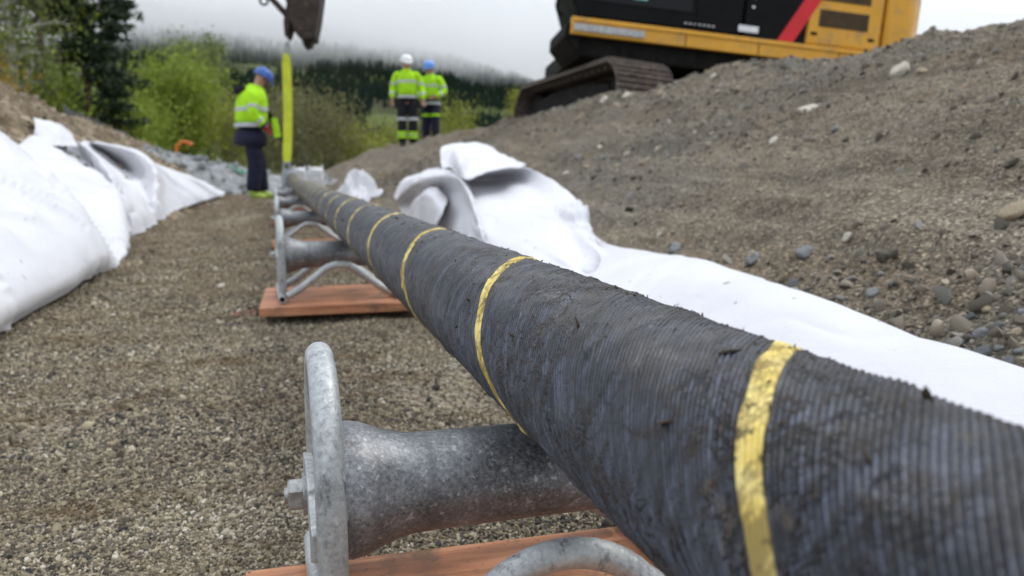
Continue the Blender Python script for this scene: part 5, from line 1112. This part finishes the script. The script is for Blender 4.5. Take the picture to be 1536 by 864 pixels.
tree('shrub', 490, 32, 3.0, 1.5, 'brown twiggy bush between sling and workers, near the white sacks', M['leaf_brush'], B_, 3400, .045, 28, stems=6, crown_from=.12, limbs=10, lspread=1.0, cat='shrub', group='shrubs along the trench', trunk_r=.016)
tree('shrub', 525, 34, 2.1, 1.5, 'yellow green bush low behind the far white heap', M['leaf_yellow'], B_, 4600, .05, 29, stems=6, crown_from=.02, limbs=8, lspread=.9, cat='shrub', group='shrubs along the trench')
tree('shrub', 425, 38, 3.3, 2.0, 'grey brown thicket further back behind the sling', M['leaf_brush'], B_, 4200, .055, 30, stems=7, crown_from=.08, limbs=10, lspread=1.0, cat='shrub', group='shrubs along the trench')
tree('shrub', 680, 45, 4.2, 1.7, 'yellow green bush right of the two workers on the bank', M['leaf_yellow'], B_, 3000, .06, 31, stems=5, crown_from=.1, limbs=8, lspread=.9, cat='shrub', group='shrubs along the trench')
tree('shrub', 582, 42, 2.4, 1.5, 'olive bush left of the worker in the white helmet', M['leaf_yellow'], B_, 2600, .06, 32, stems=5, crown_from=.1, limbs=8, lspread=.9, cat='shrub', group='shrubs along the trench')
tree('birch_tree', 777, 60, 6.6, 1.1, 'small yellow green tree just left of the excavator track', M['leaf_yellow'], B_, 2000, .07, 33, crown_from=.2, limbs=14, lspread=.9)
tree('shrub', 640, 60, 3.6, 2.6, 'olive brown thicket seen between the two workers on the bank', M['leaf_brush'], B_, 3600, .07, 34, stems=6, crown_from=.1, limbs=9, lspread=.9, cat='shrub', group='shrubs along the trench')

# ------------------------------------------------------------------ forest on the hillside
def far_conifer(name, seed):
    rnd = np.random.RandomState(seed); mb = MB()
    for k in range(5):
        z0, z1, r = .10 + .17 * k, .10 + .17 * k + .30, .20 * (1 - k / 5.6); n = 7; vv = []
        for i in range(n): a = 2 * pi * (i + rnd.rand() * .6) / n; vv.append((r * cos(a) * rnd.uniform(.65, 1.15), r * sin(a) * rnd.uniform(.65, 1.15), z0 + rnd.uniform(-.03, .03)))
        mb.add(vv + [(0, 0, min(z1, 1.0)), (0, 0, z0 + .05)], [(i, (i + 1) % n, n) for i in range(n)] + [((i + 1) % n, i, n + 1) for i in range(n)])
    mb.tube([(0, 0, 0), (0, 0, .2)], .02, 5)
    me = bpy.data.meshes.new(name); me.from_pydata(mb.v, [], mb.f); me.materials.append(M['forest']); return me
n = 18000; rf = np.random.RandomState(77); Y = 80 + 380 * rf.rand(n) ** .8; X = Y * rf.uniform(-.45, .62, n)
u, v = X / Y, hill_z(X, Y) / Y
meadow = (np.hypot((u - .145) / .035, (v - .055) / .018) < 1) | ((Y < 130) & (rf.rand(n) < .75)) | (fbm(X * .02, Y * .02, 0, 3, 141) < -.55)
X, Y = X[~meadow], Y[~meadow]; n = len(X); hgt = rf.uniform(2.8, 6.2, n) * (.6 + .4 * sstep(120, 330, Y))
tone = np.clip(.30 + .45 * fbm(X * .015, Y * .015, 0, 3, 151) + rf.normal(0, .16, n) + .25 * (1 - sstep(100, 220, Y)), 0, 1)
wd = np.where(tone > .55, rf.uniform(1.1, 1.6, n), rf.uniform(.8, 1.15, n))
scatter('hillside_forest', np.column_stack([X, Y, hill_z(X, Y) - .3]), np.column_stack([hgt * wd, hgt * wd, hgt * np.where(tone > .55, .75, 1)]), np.column_stack([np.zeros((n, 2)), rf.uniform(0, 6.28, n)]), tone, [far_conifer('far_tree', s) for s in (1, 2, 3)], 'dark mixed forest covering the hillside under low cloud', 'forest')

# ------------------------------------------------------------------ low cloud hiding the hill top
mb = MB(); mb.box((-620, 230, 12), (760, 500, 130)); cl = mb.build('low_cloud', None, None, smooth=False); tag(cl, 'low white cloud hiding the top of the forested hill', 'cloud', kind='stuff')
cm = bpy.data.materials.new('cloud_vapour'); cm.use_nodes = True; t = cm.node_tree; t.nodes.clear()
o_ = t.nodes.new('ShaderNodeOutputMaterial'); pv = t.nodes.new('ShaderNodeVolumePrincipled'); ge = t.nodes.new('ShaderNodeNewGeometry'); sx = t.nodes.new('ShaderNodeSeparateXYZ')
nz = t.nodes.new('ShaderNodeTexNoise'); nz.inputs['Scale'].default_value = .011; nz.inputs['Detail'].default_value = 4; nz.inputs['Roughness'].default_value = .6
ad = t.nodes.new('ShaderNodeMath'); ad.operation = 'MULTIPLY_ADD'; ad.inputs[1].default_value = 56; mr = t.nodes.new('ShaderNodeMapRange'); mr.interpolation_type = 'SMOOTHSTEP'
mr.inputs['From Min'].default_value = 59; mr.inputs['From Max'].default_value = 91; mr.inputs['To Min'].default_value = 0; mr.inputs['To Max'].default_value = .030
m2 = t.nodes.new('ShaderNodeMapRange'); m2.interpolation_type = 'SMOOTHSTEP'; ml = t.nodes.new('ShaderNodeMath'); ml.operation = 'MULTIPLY'
for k_, v_ in (('From Min', 56), ('From Max', 84), ('To Min', 1), ('To Max', .03)): m2.inputs[k_].default_value = v_
for a, b in ((ge.outputs['Position'], sx.inputs[0]), (ge.outputs['Position'], nz.inputs['Vector']), (nz.outputs['Fac'], ad.inputs[0]), (sx.outputs['Z'], ad.inputs[2]), (ad.outputs[0], mr.inputs['Value']), (sx.outputs['Z'], m2.inputs['Value']), (mr.outputs[0], ml.inputs[0]), (m2.outputs[0], ml.inputs[1]), (ml.outputs[0], pv.inputs['Density']), (pv.outputs[0], o_.inputs['Volume'])): t.links.new(a, b)
pv.inputs['Color'].default_value = (.995, .997, 1, 1); pv.inputs['Anisotropy'].default_value = .65
cl.data.materials.append(cm)
